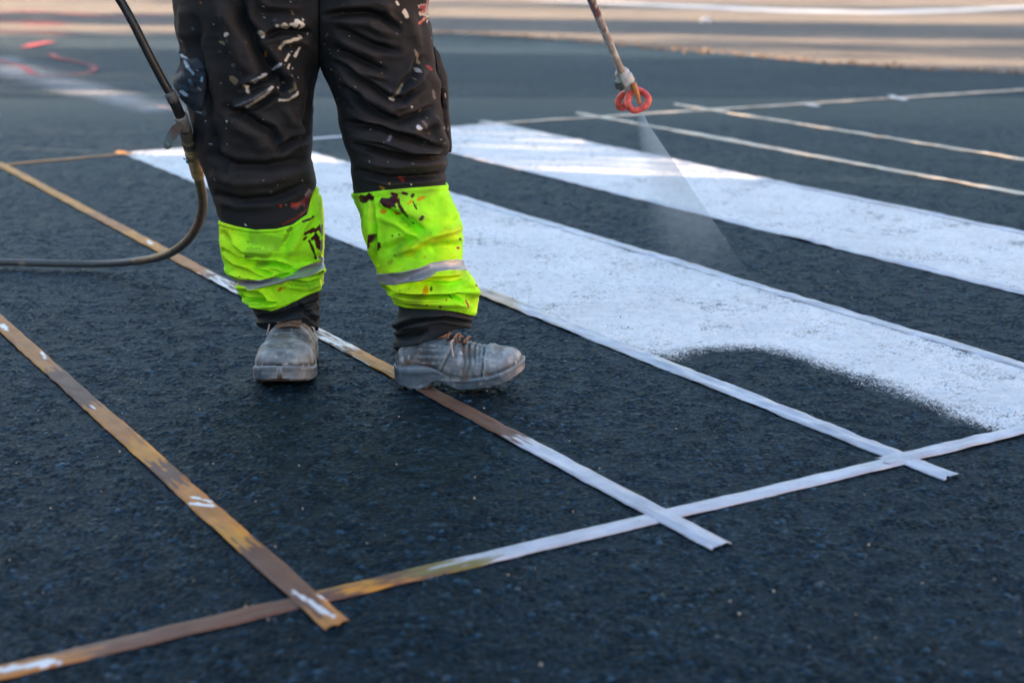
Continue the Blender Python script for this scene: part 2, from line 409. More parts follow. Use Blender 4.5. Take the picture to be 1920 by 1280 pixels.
# ------------------------------------------------------------------ unseen houses, trees and lamp, added to shade the road and bounce warm light
def house(x, y0, y1, h, label, dep=6.0):
    yc = (y0 + y1) / 2; cx = x + dep / 2
    r = empty('house', (cx, yc, -LAY)); tag(r, label, 'house')
    v_, f_ = box((cx, yc, h / 2 - LAY), (dep, y1 - y0, h)); mesh_obj('wall', v_, f_, M['plaster'], parent=r, smooth=False)
    hw = dep / 2 + 0.3; a, b_ = y0 - 0.0, y1 + 0.0
    rv = np.array([[cx - hw, a, h - 0.03], [cx + hw, a, h - 0.03], [cx, a, h + 1.6], [cx - hw, b_, h - 0.03], [cx + hw, b_, h - 0.03], [cx, b_, h + 1.6]])
    mesh_obj('roof', rv, [(0, 1, 2), (3, 5, 4), (0, 2, 5, 3), (1, 4, 5, 2), (0, 3, 4, 1)], M['rooftile'], parent=r, smooth=False)
    n = max(1, int((y1 - y0) / 2.6))
    for k in range(n):
        yw = y0 + (k + 0.5) * (y1 - y0) / n
        v_, f_ = join([box((x - 0.03, yw, 1.9 + s * 0.72), (0.08, 1.16, 0.07)) for s in (-1, 1)] + [box((x - 0.03, yw + s * 0.55, 1.9), (0.078, 0.06, 1.37)) for s in (-1, 1)])
        w = mesh_obj('window', v_, f_, M['paper'], parent=r, smooth=False)
        v_, f_ = box((x - 0.012, yw, 1.9), (0.03, 1.04, 1.37)); mesh_obj('pane', v_, f_, M['glass'], parent=w, smooth=False)
    return r
def tree(x, y, h, crown_r, crown_z, n, label, seed):
    rs = np.random.default_rng(seed)
    r = empty('tree', (x, y, -LAY)); tag(r, label, 'tree', 'added trees shading the road')
    parts = [tube(np.array([(x + 0.05 * math.sin(t * 4), y + 0.04 * math.cos(t * 3), t * h * 0.8 - LAY) for t in np.linspace(0, 1, 14)]), np.linspace(0.14, 0.05, 14), 12)]
    for k in range(9):
        a = rs.uniform(0, 6.28); z0 = rs.uniform(0.35, 0.7) * h; L = crown_r * rs.uniform(0.6, 0.95)
        parts.append(tube(catmull([(x, y, z0), (x + math.cos(a) * L * 0.5, y + math.sin(a) * L * 0.5, z0 + 0.5), (x + math.cos(a) * L, y + math.sin(a) * L, z0 + 1.1)], 10), np.linspace(0.045, 0.012, 10), 7))
    v_, f_ = join(parts); mesh_obj('trunk', v_, f_, M['bark'], parent=r)
    d = rs.normal(0, 1, (n, 3)); d /= np.linalg.norm(d, axis=1)[:, None]
    c = d * (rs.random((n, 1)) ** 0.4) * np.array([crown_r, crown_r, crown_z]) + np.array([x, y, h - crown_z])
    c = c[vnoise(c, 1.3, seed) > -0.42]; n = len(c)
    t1 = rs.normal(0, 1, (n, 3)); t1 /= np.linalg.norm(t1, axis=1)[:, None]; t2 = np.cross(t1, rs.normal(0, 1, (n, 3))); t2 /= np.linalg.norm(t2, axis=1)[:, None]
    s = rs.uniform(0.06, 0.12, (n, 1))
    v_ = np.stack([c - t1 * s, c + t2 * s * 0.5, c + t1 * s, c - t2 * s * 0.5], 1).reshape(-1, 3)
    mesh_obj('crown', v_, np.arange(n * 4).reshape(-1, 4), M['leaf'], parent=r, smooth=False)
house(-17.5, -30, 9.5, 5.0, 'long plastered house added out of view to the left to shade the road')
tree(-12.5, 11.4, 6.0, 1.9, 2.9, 7500, 'leafy tree next to the long house, added out of view to the left for dappled shade', 1)
tree(-12.8, 14.5, 6.0, 1.9, 2.9, 9000, 'leafy tree second from the long house, added out of view to the left for dappled shade', 2)
tree(-12.3, 17.9, 6.0, 1.2, 2.6, 1500, 'thin young tree beside the street lamp, added out of view to the left to break up the sunlight', 3)
tree(-12.6, 20.9, 5.6, 1.5, 2.7, 8000, 'leafy tree beyond the street lamp, added out of view to the left to cast a dark band', 4)
tree(-12.4, 25.6, 6.0, 1.4, 2.6, 1800, 'thin far tree at the end of the row, added out of view to the left to streak the sunlight', 5)
house(15, -22, 16.0, 6.0, 'long sunlit house added out of view to the right to bounce warm light')
lp = empty('added_street_lamp', (-11.5, 18.2, -LAY)); tag(lp, 'slim steel street lamp beside the trees, added out of view to the left to cast a thin shadow', 'street lamp')
v_, f_ = tube(np.array([(-11.5, 18.2, z) for z in np.linspace(-LAY, 6, 10)]), np.linspace(0.09, 0.05, 10), 14); mesh_obj('pole', v_, f_, M['galv'], parent=lp)
v_, f_ = tube(catmull([(-11.5, 18.2, 5.9), (-11.2, 18.2, 6.3), (-10.3, 18.2, 6.4)], 14), 0.035, 10); mesh_obj('arm', v_, f_, M['galv'], parent=lp)
v_, f_ = box((-10.1, 18.2, 6.39), (0.6, 0.24, 0.12)); mesh_obj('lamp_head', v_, f_, M['galv'], parent=lp, smooth=False)

# ------------------------------------------------------------------ painted stripes
LN = [x * K for x in (0.943, 1.680, 2.329, 3.136, 3.790, 4.574, 5.278, 6.095)]
SB, ST = 2.257 * K, 7.79 * K
def CTs(n): return (7.66 + 0.045 * min(n / K, 5)) * K if n / K < 5.5 else (7.885 - 0.02 * (n / K - 5.5)) * K
def stripe(n0, n1, label, cov_fn, s0=SB, step=0.0062):
    ns = np.linspace(n0, n1, int((n1 - n0) / step) + 2); s1 = CTs((n0 + n1) / 2)
    q = s0 * np.exp(np.arange(0, math.log(s1 / s0), step / 3.4)); ss = np.r_[q[:-1], s1]
    n, s = np.meshgrid(ns, ss); cov = cov_fn(n, s)
    v = NS(n, s, 0.0); hz, rnd, pit = road_relief(v[..., 0], v[..., 1])
    v[..., 2] = hz * 0.75 + 0.0012; v = v.reshape(-1, 3); f = grid_faces(len(ss), len(ns)); c = cov.ravel()
    f = f[np.max(c[f], axis=1) > 0.02]
    used = np.unique(f); idx = -np.ones(len(v), int); idx[used] = np.arange(len(used))
    o = mesh_obj('painted_stripe', v[used], idx[f], M['paint'], smooth=True, extra={'cov': c[used], 'pit': pit.ravel()[used], 'stone': rnd.ravel()[used]})
    return tag(o, label, 'road marking', 'freshly painted crossing stripes')
bpx = [(1180, 662), (1250, 668), (1290, 662), (1330, 655), (1390, 650), (1440, 656), (1490, 672), (1540, 690), (1620, 712), (1700, 748), (1780, 775), (1850, 802), (1960, 850)]
bns = np.array([to_ns(G(u, w)) for u, w in bpx]); bns = catmull(bns, 60)
def cov_wet(n, s):
    # boundary of the sprayed area: positive above (further along the stripe)
    u, w = proj(NS(n, s, 0.0))
    bu = interp(u, [p[0] for p in bpx], [p[1] for p in bpx])
    d, _, _ = seg_dist(n, s, [tuple(q) for q in bns])
    sgn = np.where(w < bu, 1, -1) * d
    q = NS(n, s, 0.0)
    sgn = sgn + vnoise(q, 9, 5) * 0.02 + vnoise(q, 30, 6) * 0.008
    c = np.clip((sgn + 0.045) / 0.13, 0, 1)
    return np.where(u < 1170, 1.0, c)
full = lambda n, s: np.ones_like(n)
stripe(LN[2], LN[3], 'wide white painted stripe with an unpainted curved patch at its near end', cov_wet)
stripe(LN[4], LN[5], 'fully painted white stripe beyond the dark gap, behind the spray mist', full)

# ------------------------------------------------------------------ masking tape strips
BROWN, OCHRE, TAN, WHT, OLIVE = (0.15, 0.075, 0.05), (0.58, 0.26, 0.04), (0.44, 0.19, 0.05), (0.48, 0.50, 0.58), (0.2, 0.17, 0.05)
def tape_strip(a, b, segs, label, width=0.046, z=0.008, seed=0, wr=0.0025, flecks=(), tear=0.016, curl=0.0, wander=0.0016, edge_col=None):
    """a, b in ground xy; segs: [(t_end, colour)] along it; flecks: px strokes of white paint (pts, radius)"""
    z = 0.0003 + (z - 0.006) * 0.25; wr = wr * 0.5; curl = curl * 0.35
    a, b = np.array(a[:2], float), np.array(b[:2], float); L = np.linalg.norm(b - a); d = (b - a) / L; nrm = np.array([-d[1], d[0]])
    n = int(L / 0.006) + 2; m = 11
    t = np.linspace(0, 1, n); w = np.linspace(-1, 1, m)
    T, W = np.meshgrid(t, w, indexing='ij')
    rt = np.random.default_rng(seed)
    e0 = np.cumsum(rt.normal(0, tear * 0.35, m)); e1 = np.cumsum(rt.normal(0, tear * 0.35, m)); e1 -= e1.mean(); e0 -= e0.mean()
    S = T * L
    S = S + np.where(S < 0.1, (1 - S / 0.1) * e0[None, :], 0) + np.where(S > L - 0.1, (1 - (L - S) / 0.1) * e1[None, :], 0)
    base = np.stack([a[0] + d[0] * S, a[1] + d[1] * S, 0 * S], -1)
    off = W * width / 2 + wander * vnoise(np.stack([S, 0 * S, 0 * S + seed], -1), 2.2, seed)
    off += (np.abs(W) > 0.9) * 0.0012 * vnoise(np.stack([S, W, 0 * S], -1), 30, seed + 1)
    p = base + off[..., None] * np.array([nrm[0], nrm[1], 0])
    q = np.stack([S, off * 3.0, 0 * S + seed], -1)
    zz = z + wr * 1.1 * (0.5 - np.abs(vnoise(np.stack([S * 0.22, off * 5, 0 * S + seed], -1), 40, seed + 12))) + wr * vnoise(q * [1, 1, 1], 22, seed + 2) + wr * 0.5 * np.abs(vnoise(q, 55, seed + 3)) + wr * 1.3 * np.clip(vnoise(q * [0.5, 1, 1], 9, seed + 6) - 0.25, 0, 1) * 2
    if curl: zz = zz + curl * np.clip(vnoise(q * [0.6, 0, 1], 3, seed + 8), 0, 1) * (W * 0.5 + 0.5) ** 2
    p[..., 2] = np.maximum(zz, z - 0.0008) - 0.0022 * np.abs(W) ** 10
    # colours in sections with ragged borders
    tj = T + vnoise(np.stack([S, W * 0.3, 0 * S], -1), 40, seed + 4) * 0.035 / max(L, 0.3) + W * 0.012 / max(L, 0.3) + vnoise(np.stack([S, W * 1.5, 0 * S], -1), 9, seed + 24) * 0.05 / max(L, 0.3)
    col = np.zeros(p.shape); last = 0
    for te, c in segs:
        k_ = np.clip((tj - last) * L / 0.02 + 0.5, 0, 1)[..., None] if last else np.ones(tj.shape + (1,)); col = col * (1 - k_) + np.array(c) * k_; last = te
    smear = np.clip(vnoise(np.stack([S * 0.35, off * 4, 0 * S + 5], -1), 60, seed + 18) * 2.2 + 0.35, 0, 1)[..., None]
    sk = (np.abs(col[..., 0:1] - 0.5005) < 0.0006)
    col = np.where(sk, np.array((0.68, 0.66, 0.66)) * smear + np.array((0.2, 0.1, 0.06)) * (1 - smear), col)
    dirt = np.clip(vnoise(np.stack([S, W * 0.05, 0 * S + 3], -1), 14, seed + 5) * 0.5 + 0.5, 0, 1)
    col = col * (0.82 + 0.3 * dirt[..., None])
    stain = np.clip(vnoise(np.stack([S * 0.5, W * 0.12, 0 * S + 7], -1), 26, seed + 15) * 1.4 - 0.35, 0, 1)[..., None]; isw = np.clip((col[..., 2:3] - 0.2) * 4, 0, 1)
    col = col * (1 - stain * 0.45 * (1 - isw)) + np.array((0.12, 0.065, 0.05)) * stain * 0.45 * (1 - isw)
    al = isw[..., 0] * 0.8
    u, vpx = proj(p)
    for pts, r in flecks:
        dd, tt, _ = seg_dist(u, vpx, pts)
        mk = dd < r * (-0.15 + 1.15 * (vnoise(p, 150, seed + 9) * 0.5 + 0.5) + 0.5 * (vnoise(p, 60, seed + 10) * 0.5 + 0.5))
        col[mk] = (0.72, 0.73, 0.76); p[mk, 2] += 0.0006; al[mk] = 1
    if edge_col is not None:
        mk = (W < -0.35 + 0.3 * vnoise(q, 12, 77)); col[mk] = edge_col
    o = mesh_obj('masking_tape', p.reshape(-1, 3), grid_faces(n, m), M['tape'], col=np.concatenate([col.reshape(-1, 3), al.reshape(-1, 1)], 1))
    sol = o.modifiers.new('thickness', 'SOLIDIFY'); sol.thickness = 0.0003; sol.offset = 1
    return tag(o, label, 'tape', 'masking tape strips on the asphalt')
CREAM = (0.66, 0.56, 0.42)
def nsp(n, s): return NS(np.array(n), np.array(s))[:2]
def along(a, b, pxs):
    """fraction along a-b of ground pixels"""
    a, b = np.array(a[:2]), np.array(b[:2]); L2 = ((b - a) ** 2).sum()
    return [float(((G(*p)[:2] - a) @ (b - a)) / L2) for p in pxs]
# L0, nearest brown strip
a, b = nsp(LN[0], CTs(LN[0])), G(632, 1172)
ts = along(a, b, [(110, 690), (180, 760), (250, 830), (290, 865), (350, 905), (425, 985), (462, 1020), (612, 1140)])
tape_strip(a, b, [(ts[0], TAN), (ts[1], BROWN), (ts[2], TAN), (ts[3], OCHRE), (ts[4], BROWN), (ts[5], TAN), (ts[6], OCHRE), (ts[7], BROWN), (1, TAN)],
    'brown and ochre stained masking tape, the strip nearest the camera, ending in a torn tab', seed=1, z=0.012,
    flecks=[([(5, 610), (12, 616)], 5), ([(78, 660), (86, 672)], 3), ([(360, 932), (398, 940)], 3), ([(358, 944), (400, 948)], 4), ([(566, 1068), (600, 1098)], 4), ([(552, 1110), (572, 1122)], 4), ([(580, 1126), (625, 1158)], 5), ([(598, 1115), (622, 1128)], 3), ([(170, 760), (176, 766)], 2)])
# L1, under the boots
a, b = nsp(LN[1] - 0.0, CTs(LN[1])), G(1352, 1024)
ts = along(a, b, [(170, 400), (235, 435), (300, 470), (380, 512), (450, 550), (590, 625), (655, 660), (742, 705), (975, 826)])
tape_strip(a, b, [(ts[0], OCHRE), (ts[1], TAN), (ts[2], OCHRE), (ts[3], TAN), (ts[4], (0.5005, 0.5, 0.48)), (ts[5], (0.5005, 0.5, 0.48)), (ts[6], (0.5005, 0.5, 0.48)), (ts[7], OCHRE), (ts[8], BROWN), (1, WHT)],
    'ochre masking tape running under both boots and turning white at its near end', seed=2, z=0.012,
    flecks=[([(395, 522), (440, 548)], 4), ([(600, 632), (640, 650)], 3), ([(620, 628), (655, 648)], 2), ([(690, 690), (720, 702)], 3), ([(660, 668), (690, 684)], 2.5), ([(278, 452), (284, 456)], 3), ([(966, 822), (990, 834)], 3)])
# L2
a, b = nsp(LN[2], CTs(LN[2])), G(1785, 894)
ts = along(a, b, [(880, 545), (960, 580)])
tape_strip(a, b, [(ts[0], WHT), (ts[1], (0.52, 0.42, 0.3)), (1, WHT)], 'crumpled white tape along the near edge of the widest painted stripe', seed=3, wr=0.0042, curl=0.012, width=0.05)
# L3..L7
tape_strip(nsp(LN[3], CTs(LN[3]) + 0.06), nsp(LN[3] + 0.0, SB - 0.2), [(1, WHT)], 'white tape along the far edge of the half sprayed stripe', seed=4, wr=0.0036, curl=0.01)
tape_strip(nsp(LN[4] - 0.01, CTs(LN[4]) + 0.06), nsp(LN[4] + 0.01, SB - 0.2), [(1, WHT)], 'white tape along the near edge of the fully painted far stripe', seed=5, wr=0.0036, curl=0.008)
tape_strip(nsp(LN[5], CTs(LN[5]) + 0.12), nsp(LN[5], SB - 0.2), [(1, WHT)], 'white tape along the far edge of the fully painted far stripe', seed=6, wr=0.0036, curl=0.012)
tape_strip(nsp(LN[6] + 0.015, CTs(LN[6]) + 0.16), nsp(LN[6] - 0.01, SB - 0.2), [(1, CREAM)], 'cream white tape line crossing just behind the spray gun tip, bordering bare asphalt', seed=7, wr=0.0036, curl=0.014)
tape_strip(nsp(LN[7] + 0.02, CTs(LN[7]) + 0.25), nsp(LN[7] - 0.02, SB - 0.2), [(1, CREAM)], 'farthest lengthwise cream white tape line at the upper right', seed=8, wr=0.0036, curl=0.014)
# cross tapes
a, b = G(-160, 1296), G(1700, 858)
ts = along(a, b, [(120, 1225), (330, 1180), (640, 1108), (700, 1092), (780, 1075), (868, 1054)])
tape_strip(a, b, [(ts[0], TAN), (ts[1], (0.17, 0.09, 0.06)), (ts[2], BROWN), (ts[3], OCHRE), (ts[4], BROWN), (ts[5], OLIVE), (1, WHT)],
    'crosswise tape in the foreground, brown on the left and white on the right', seed=9, z=0.007, flecks=[([(-40, 1262), (105, 1240)], 7)], wr=0.0018)
tape_strip(G(1655, 866), G(2080, 770), [(1, WHT)], 'loose white tape end with a brown underside at the right edge', seed=10, z=0.013, wr=0.004, curl=0.02)
a, b = G(2, 309), G(246, 287)
tape_strip(a, b, [(1, (0.38, 0.2, 0.07))], 'ochre crosswise tape at the far left corner of the taped area', seed=12, z=0.009, wr=0.002)
a, b = G(236, 289), G(930, 232)
tape_strip(a, b, [(1, WHT)], 'far crosswise white tape passing behind both legs', seed=13, z=0.009, wr=0.002)
a, b = G(900, 233.5), G(2100, 157)
tape_strip(a, b, [(1, CREAM)], 'far crosswise cream white tape stretching to the right edge below the gun', seed=14, z=0.010, wr=0.0035, curl=0.012, width=0.05)
for (p0, p1, c, lab, sd) in [((300, 199), (352, 214), (0.4, 0.17, 0.08), 'short torn orange scrap of tape lying beyond the hose', 21),
                             ((222, 285), (252, 291), OCHRE, 'tiny ochre tape scrap at the tip of the painted triangle', 22),
                             ((1515, 196), (1540, 200), WHT, 'white tape tab sticking out below the far cross tape', 23),
                             ((1668, 180), (1700, 188), WHT, 'small white tape tab farther right along the far cross tape', 24)]:
    tape_strip(G(*p0), G(*p1), [(1, c)], lab, width=0.05, z=0.012, seed=sd, wr=0.004)

# ------------------------------------------------------------------ other marks on the road
def ground_stroke(name, px, width, mat, label, cat, z=0.004, cov=0.8, ragged=0.25, step=0.03, group=None):
    pts = catmull(np.array([G(u, w) for u, w in px])[:, :2], 200 if len(px) > 2 else 120)
    n = len(pts); m = 9
    tan = np.gradient(pts, axis=0); tan /= np.linalg.norm(tan, axis=1)[:, None]; nr = np.stack([-tan[:, 1], tan[:, 0]], -1)
    w = np.linspace(-1, 1, m)
    wd = np.broadcast_to(np.asarray(width, float) if np.ndim(width) == 0 else np.interp(np.linspace(0, 1, n), np.linspace(0, 1, len(width)), width), (n,))
    p = pts[:, None, :] + nr[:, None, :] * (w[None, :, None] * wd[:, None, None] / 2)
    p = np.concatenate([p, np.full(p.shape[:2] + (1,), z)], -1)
    t = np.linspace(0, 1, n)
    c = cov * (1 - np.abs(w)[None, :] ** 2) * np.ones((n, 1)) * np.clip(np.minimum(t, 1 - t) * 12, 0, 1)[:, None]
    c = c * (1 - ragged + ragged * (vnoise(p, 3, 9)))
    o = mesh_obj(name, p.reshape(-1, 3), grid_faces(n, m), mat, smooth=False, extra={'cov': c.ravel()})
    return tag(o, label, cat, group)
ground_stroke('overspray_line', [(-60, 104), (60, 142), (180, 176), (280, 203), (345, 222)], [0.9, 0.7, 0.6, 0.5], M['paint_old'], 'faint hazy white overspray line at the far left', 'road marking', cov=0.56, z=0.0035)
RG = 'red sprayed survey marks'
ground_stroke('survey_mark', [(-20, 108), (40, 126), (110, 143), (150, 140), (178, 130), (160, 120), (110, 110), (92, 98)], 0.09, M['paint_red'], 'thin looping red survey line beyond the overspray', 'road marking', cov=0.75, z=0.005, group=RG)
ground_stroke('survey_mark', [(45, 91), (62, 85), (100, 78)], 0.16, M['paint_red'], 'short red dash just below the sunlit band at left', 'road marking', cov=0.85, group=RG)
ground_stroke('survey_mark', [(-60, 22), (30, 18), (120, 22), (200, 26), (330, 22)], 0.7, M['paint_red'], 'blurred broad red mark in the dark band at the top left', 'road marking', cov=0.6, group=RG, z=-LAY + 0.005)
ground_stroke('survey_mark', [(-80, 38), (20, 36), (110, 44)], 0.9, M['paint_red'], 'red sprayed patch in the sunlit band at the left edge', 'road marking', cov=0.6, group=RG, z=-LAY + 0.005)
ground_stroke('survey_mark', [(-60, 56), (60, 54), (130, 62)], 0.5, M['paint_red'], 'lower red smear along the near side of the sunlit band', 'road marking', cov=0.55, group=RG, z=-LAY + 0.005)
ground_stroke('sunlit_band_line', [(960, -4), (1150, 3), (1350, 11), (1500, 17), (1640, 19), (1800, 15), (2000, 6)], [0.3, 0.6, 1.0, 1.3, 1.2, 0.8, 0.5], M['paint'], 'white road line curving across the top right, also painted in for bright sunlit ground', 'road marking', cov=1.2, z=-LAY + 0.005)  # marking widened into white that stands for sunlit ground
# crumpled paper far off
q = G(1322, 37)
n1 = 14; th = np.linspace(0, 2*math.pi, n1, endpoint=False)
rows = []
for k, (r, z) in enumerate([(0.055, 0.004), (0.06, 0.02), (0.045, 0.036), (0.015, 0.045)]):
    rr = r * (1 + 0.25 * vnoise(np.stack([np.cos(th) * 2, np.sin(th) * 2, 0 * th + k], -1), 1.7, 31))
    rows.append(np.stack([q[0] + rr * np.cos(th), q[1] + rr * 0.8 * np.sin(th), np.full(n1, z - LAY) + 0.012 * np.sin(th * 3 + k)], -1))
tag(mesh_obj('crumpled_paper', np.concatenate(rows), [tuple(x) for x in grid_faces(4, n1, True)] + [tuple(range(3*n1, 4*n1))], M['paper'], smooth=False), 'small crumpled white paper lying far off on the road', 'litter')
# ------------------------------------------------------------------ the worker: body, trousers, cuffs, boots
PB = (-0.45, 3.50, 0.0)
# skeleton -> skin surface (mostly hidden under the clothes)
def skin_body():
    J = {'pelvis': ((-0.45, 3.52, 0.90), 0.11), 'belly': ((-0.45, 3.50, 1.05), 0.13), 'chest': ((-0.45, 3.47, 1.27), 0.145), 'collar': ((-0.45, 3.46, 1.42), 0.09),
         'neck': ((-0.445, 3.44, 1.49), 0.055), 'jaw': ((-0.435, 3.41, 1.565), 0.066), 'crown': ((-0.43, 3.42, 1.66), 0.082), 'top': ((-0.43, 3.43, 1.71), 0.06),
         'hip_r': ((-0.57, 3.53, 0.78), 0.07), 'knee_r': ((-0.58, 3.55, 0.44), 0.048), 'ankle_r': ((-0.525, 3.585, 0.13), 0.030), 'foot_r': ((-0.525, 3.46, 0.05), 0.016),
         'hip_l': ((-0.34, 3.53, 0.78), 0.07), 'knee_l': ((-0.27, 3.49, 0.44), 0.048), 'ankle_l': ((-0.215, 3.465, 0.125), 0.026), 'foot_l': ((-0.11, 3.45, 0.05), 0.016),
         'sh_r': ((-0.63, 3.47, 1.38), 0.07), 'el_r': ((-0.72, 3.38, 1.14), 0.048), 'wr_r': ((-0.46, 3.20, 1.08), 0.034), 'palm_r': ((-0.38, 3.15, 1.085), 0.036),
         'sh_l': ((-0.27, 3.47, 1.38), 0.07), 'el_l': ((-0.10, 3.46, 1.15), 0.048), 'wr_l': ((0.035, 3.33, 1.09), 0.034), 'palm_l': ((0.055, 3.28, 1.10), 0.036)}
    E = [('pelvis','belly'),('belly','chest'),('chest','collar'),('collar','neck'),('neck','jaw'),('jaw','crown'),('crown','top'),
         ('pelvis','hip_r'),('hip_r','knee_r'),('knee_r','ankle_r'),('ankle_r','foot_r'),('pelvis','hip_l'),('hip_l','knee_l'),('knee_l','ankle_l'),('ankle_l','foot_l'),
         ('collar','sh_r'),('sh_r','el_r'),('el_r','wr_r'),('wr_r','palm_r'),('collar','sh_l'),('sh_l','el_l'),('el_l','wr_l'),('wr_l','palm_l')]
    for side, s in (('r', 1), ('l', 1)):
        px, py, pz = J['palm_' + side][0]
        for k in range(4):                                  # four fingers curled round the pole
            dz = -0.028 + 0.019 * k
            J[f'f{k}a_{side}'] = ((px + 0.020, py - 0.028, pz + dz), 0.010)
            J[f'f{k}b_{side}'] = ((px + 0.046, py - 0.020, pz + dz - 0.003), 0.009)
            J[f'f{k}c_{side}'] = ((px + 0.050, py + 0.010, pz + dz - 0.004), 0.008)
            E += [('palm_' + side, f'f{k}a_{side}'), (f'f{k}a_{side}', f'f{k}b_{side}'), (f'f{k}b_{side}', f'f{k}c_{side}')]
        J['ta_' + side] = ((px + 0.012, py + 0.020, pz + 0.030), 0.011); J['tb_' + side] = ((px + 0.040, py + 0.028, pz + 0.036), 0.009)
        E += [('palm_' + side, 'ta_' + side), ('ta_' + side, 'tb_' + side)]
    names = list(J); me = bpy.data.meshes.new('person')
    me.from_pydata([tuple(np.array(J[n][0]) - np.array(PB)) for n in names], [(names.index(a), names.index(b)) for a, b in E], [])
    o = bpy.data.objects.new('person', me); COL.objects.link(o); o.location = PB; WLOC['person'] = np.array(PB)
    sk = o.modifiers.new('skin', 'SKIN'); me.materials.append(M['skin'])
    for i, n in enumerate(names):
        me.skin_vertices[0].data[i].radius = (J[n][1], J[n][1]); me.skin_vertices[0].data[i].use_root = (n == 'pelvis')
    ss = o.modifiers.new('sub', 'SUBSURF'); ss.levels = 1; ss.render_levels = 2
    sk.use_smooth_shade = True
    return o
person = skin_body()
tag(person, 'worker in paint-stained dark trousers with fluorescent yellow-green cuffs and grey boots', 'person')

CRE_L = [  # image-left leg: (points, width px, height mm, kind)  r ridge, v valley
    ([(447, -10), (455, 40), (478, 75), (492, 110), (512, 140), (540, 162)], 15, 15, 'v'), ([(420, 0), (430, 60), (450, 110), (480, 150)], 20, 8, 'r'),
    ([(492, 70), (530, 58), (575, 62)], 8, 9, 'v'), ([(500, 45), (540, 40), (575, 46)], 12, 6, 'r'), ([(520, 80), (560, 78), (585, 90)], 10, 6, 'r'),
    ([(455, 156), (480, 146), (512, 133)], 7, 9, 'r'), ([(450, 168), (485, 156), (515, 144)], 6, 8, 'v'), ([(440, 203), (475, 186), (515, 160)], 8, 10, 'r'), ([(430, 214), (470, 204), (520, 180)], 8, 7, 'v'),
    ([(535, 188), (552, 176), (550, 150), (538, 130)], 8, 8, 'r'), ([(528, 172), (538, 160), (530, 146)], 6, 7, 'v'),
    ([(425, 204), (470, 222), (505, 245), (520, 275)], 11, 10, 'v'), ([(430, 230), (480, 258), (505, 290)], 16, 7, 'r'), ([(540, 200), (560, 240), (550, 280)], 14, 7, 'r'),
    ([(520, 285), (545, 265), (575, 255)], 9, 8, 'v'), ([(400, 290), (440, 310), (500, 312), (560, 300)], 12, 8, 'v'), ([(405, 330), (450, 345), (510, 340), (570, 318)], 15, 8, 'r'),
    ([(410, 365), (450, 376), (510, 372), (575, 345)], 10, 7, 'v'), ([(400, 240), (410, 290), (425, 330)], 10, 6, 'v'), ([(585, 130), (578, 200), (572, 260)], 12, 5, 'v'),
    ([(365, 40), (372, 110), (385, 180), (388, 240)], 14, 7, 'v'), ([(345, 10), (352, 80)], 14, 5, 'r'), ([(470, -20), (500, 10), (560, 15)], 12, 7, 'r'),
    # cuff
    ([(425, 470), (450, 488), (485, 494), (517, 494), (552, 506)], 6, 13, 'v'), ([(465, 493), (485, 505), (505, 515)], 5, 8, 'v'), ([(430, 450), (470, 470), (520, 474)], 13, 7, 'r'),
    ([(590, 385), (570, 420), (553, 455), (537, 490)], 9, 6, 'r'), ([(545, 430), (528, 470)], 9, 4, 'v'), ([(425, 440), (440, 465), (465, 485)], 9, 8, 'v'),
    ([(445, 540), (490, 536), (530, 524), (600, 500)], 7, 11, 'r'), ([(440, 529), (470, 527), (490, 530), (520, 519), (560, 506), (604, 491)], 4, 10, 'v'),
    ([(480, 532), (503, 547), (517, 566)], 6, 11, 'r'), ([(455, 556), (470, 562), (495, 562), (518, 568)], 4.5, 11, 'v'), ([(470, 574), (500, 575), (520, 570)], 6, 7, 'r'),
    ([(537, 529), (576, 533), (600, 526)], 6, 7, 'v'), ([(540, 512), (580, 510), (612, 506)], 9, 8, 'r'), ([(598, 440), (616, 448), (622, 470)], 9, 6, 'r'), ([(600, 480), (612, 488), (626, 492)], 6, 12, 'v'),
    ([(418, 500), (440, 515), (470, 520)], 8, 7, 'r'),
    # hem
    ([(475, 598), (530, 590), (600, 565)], 6, 8, 'v'), ([(480, 606), (540, 600), (600, 588)], 7, 6, 'r'), ([(560, 570), (580, 590), (600, 606)], 6, 6, 'v')]
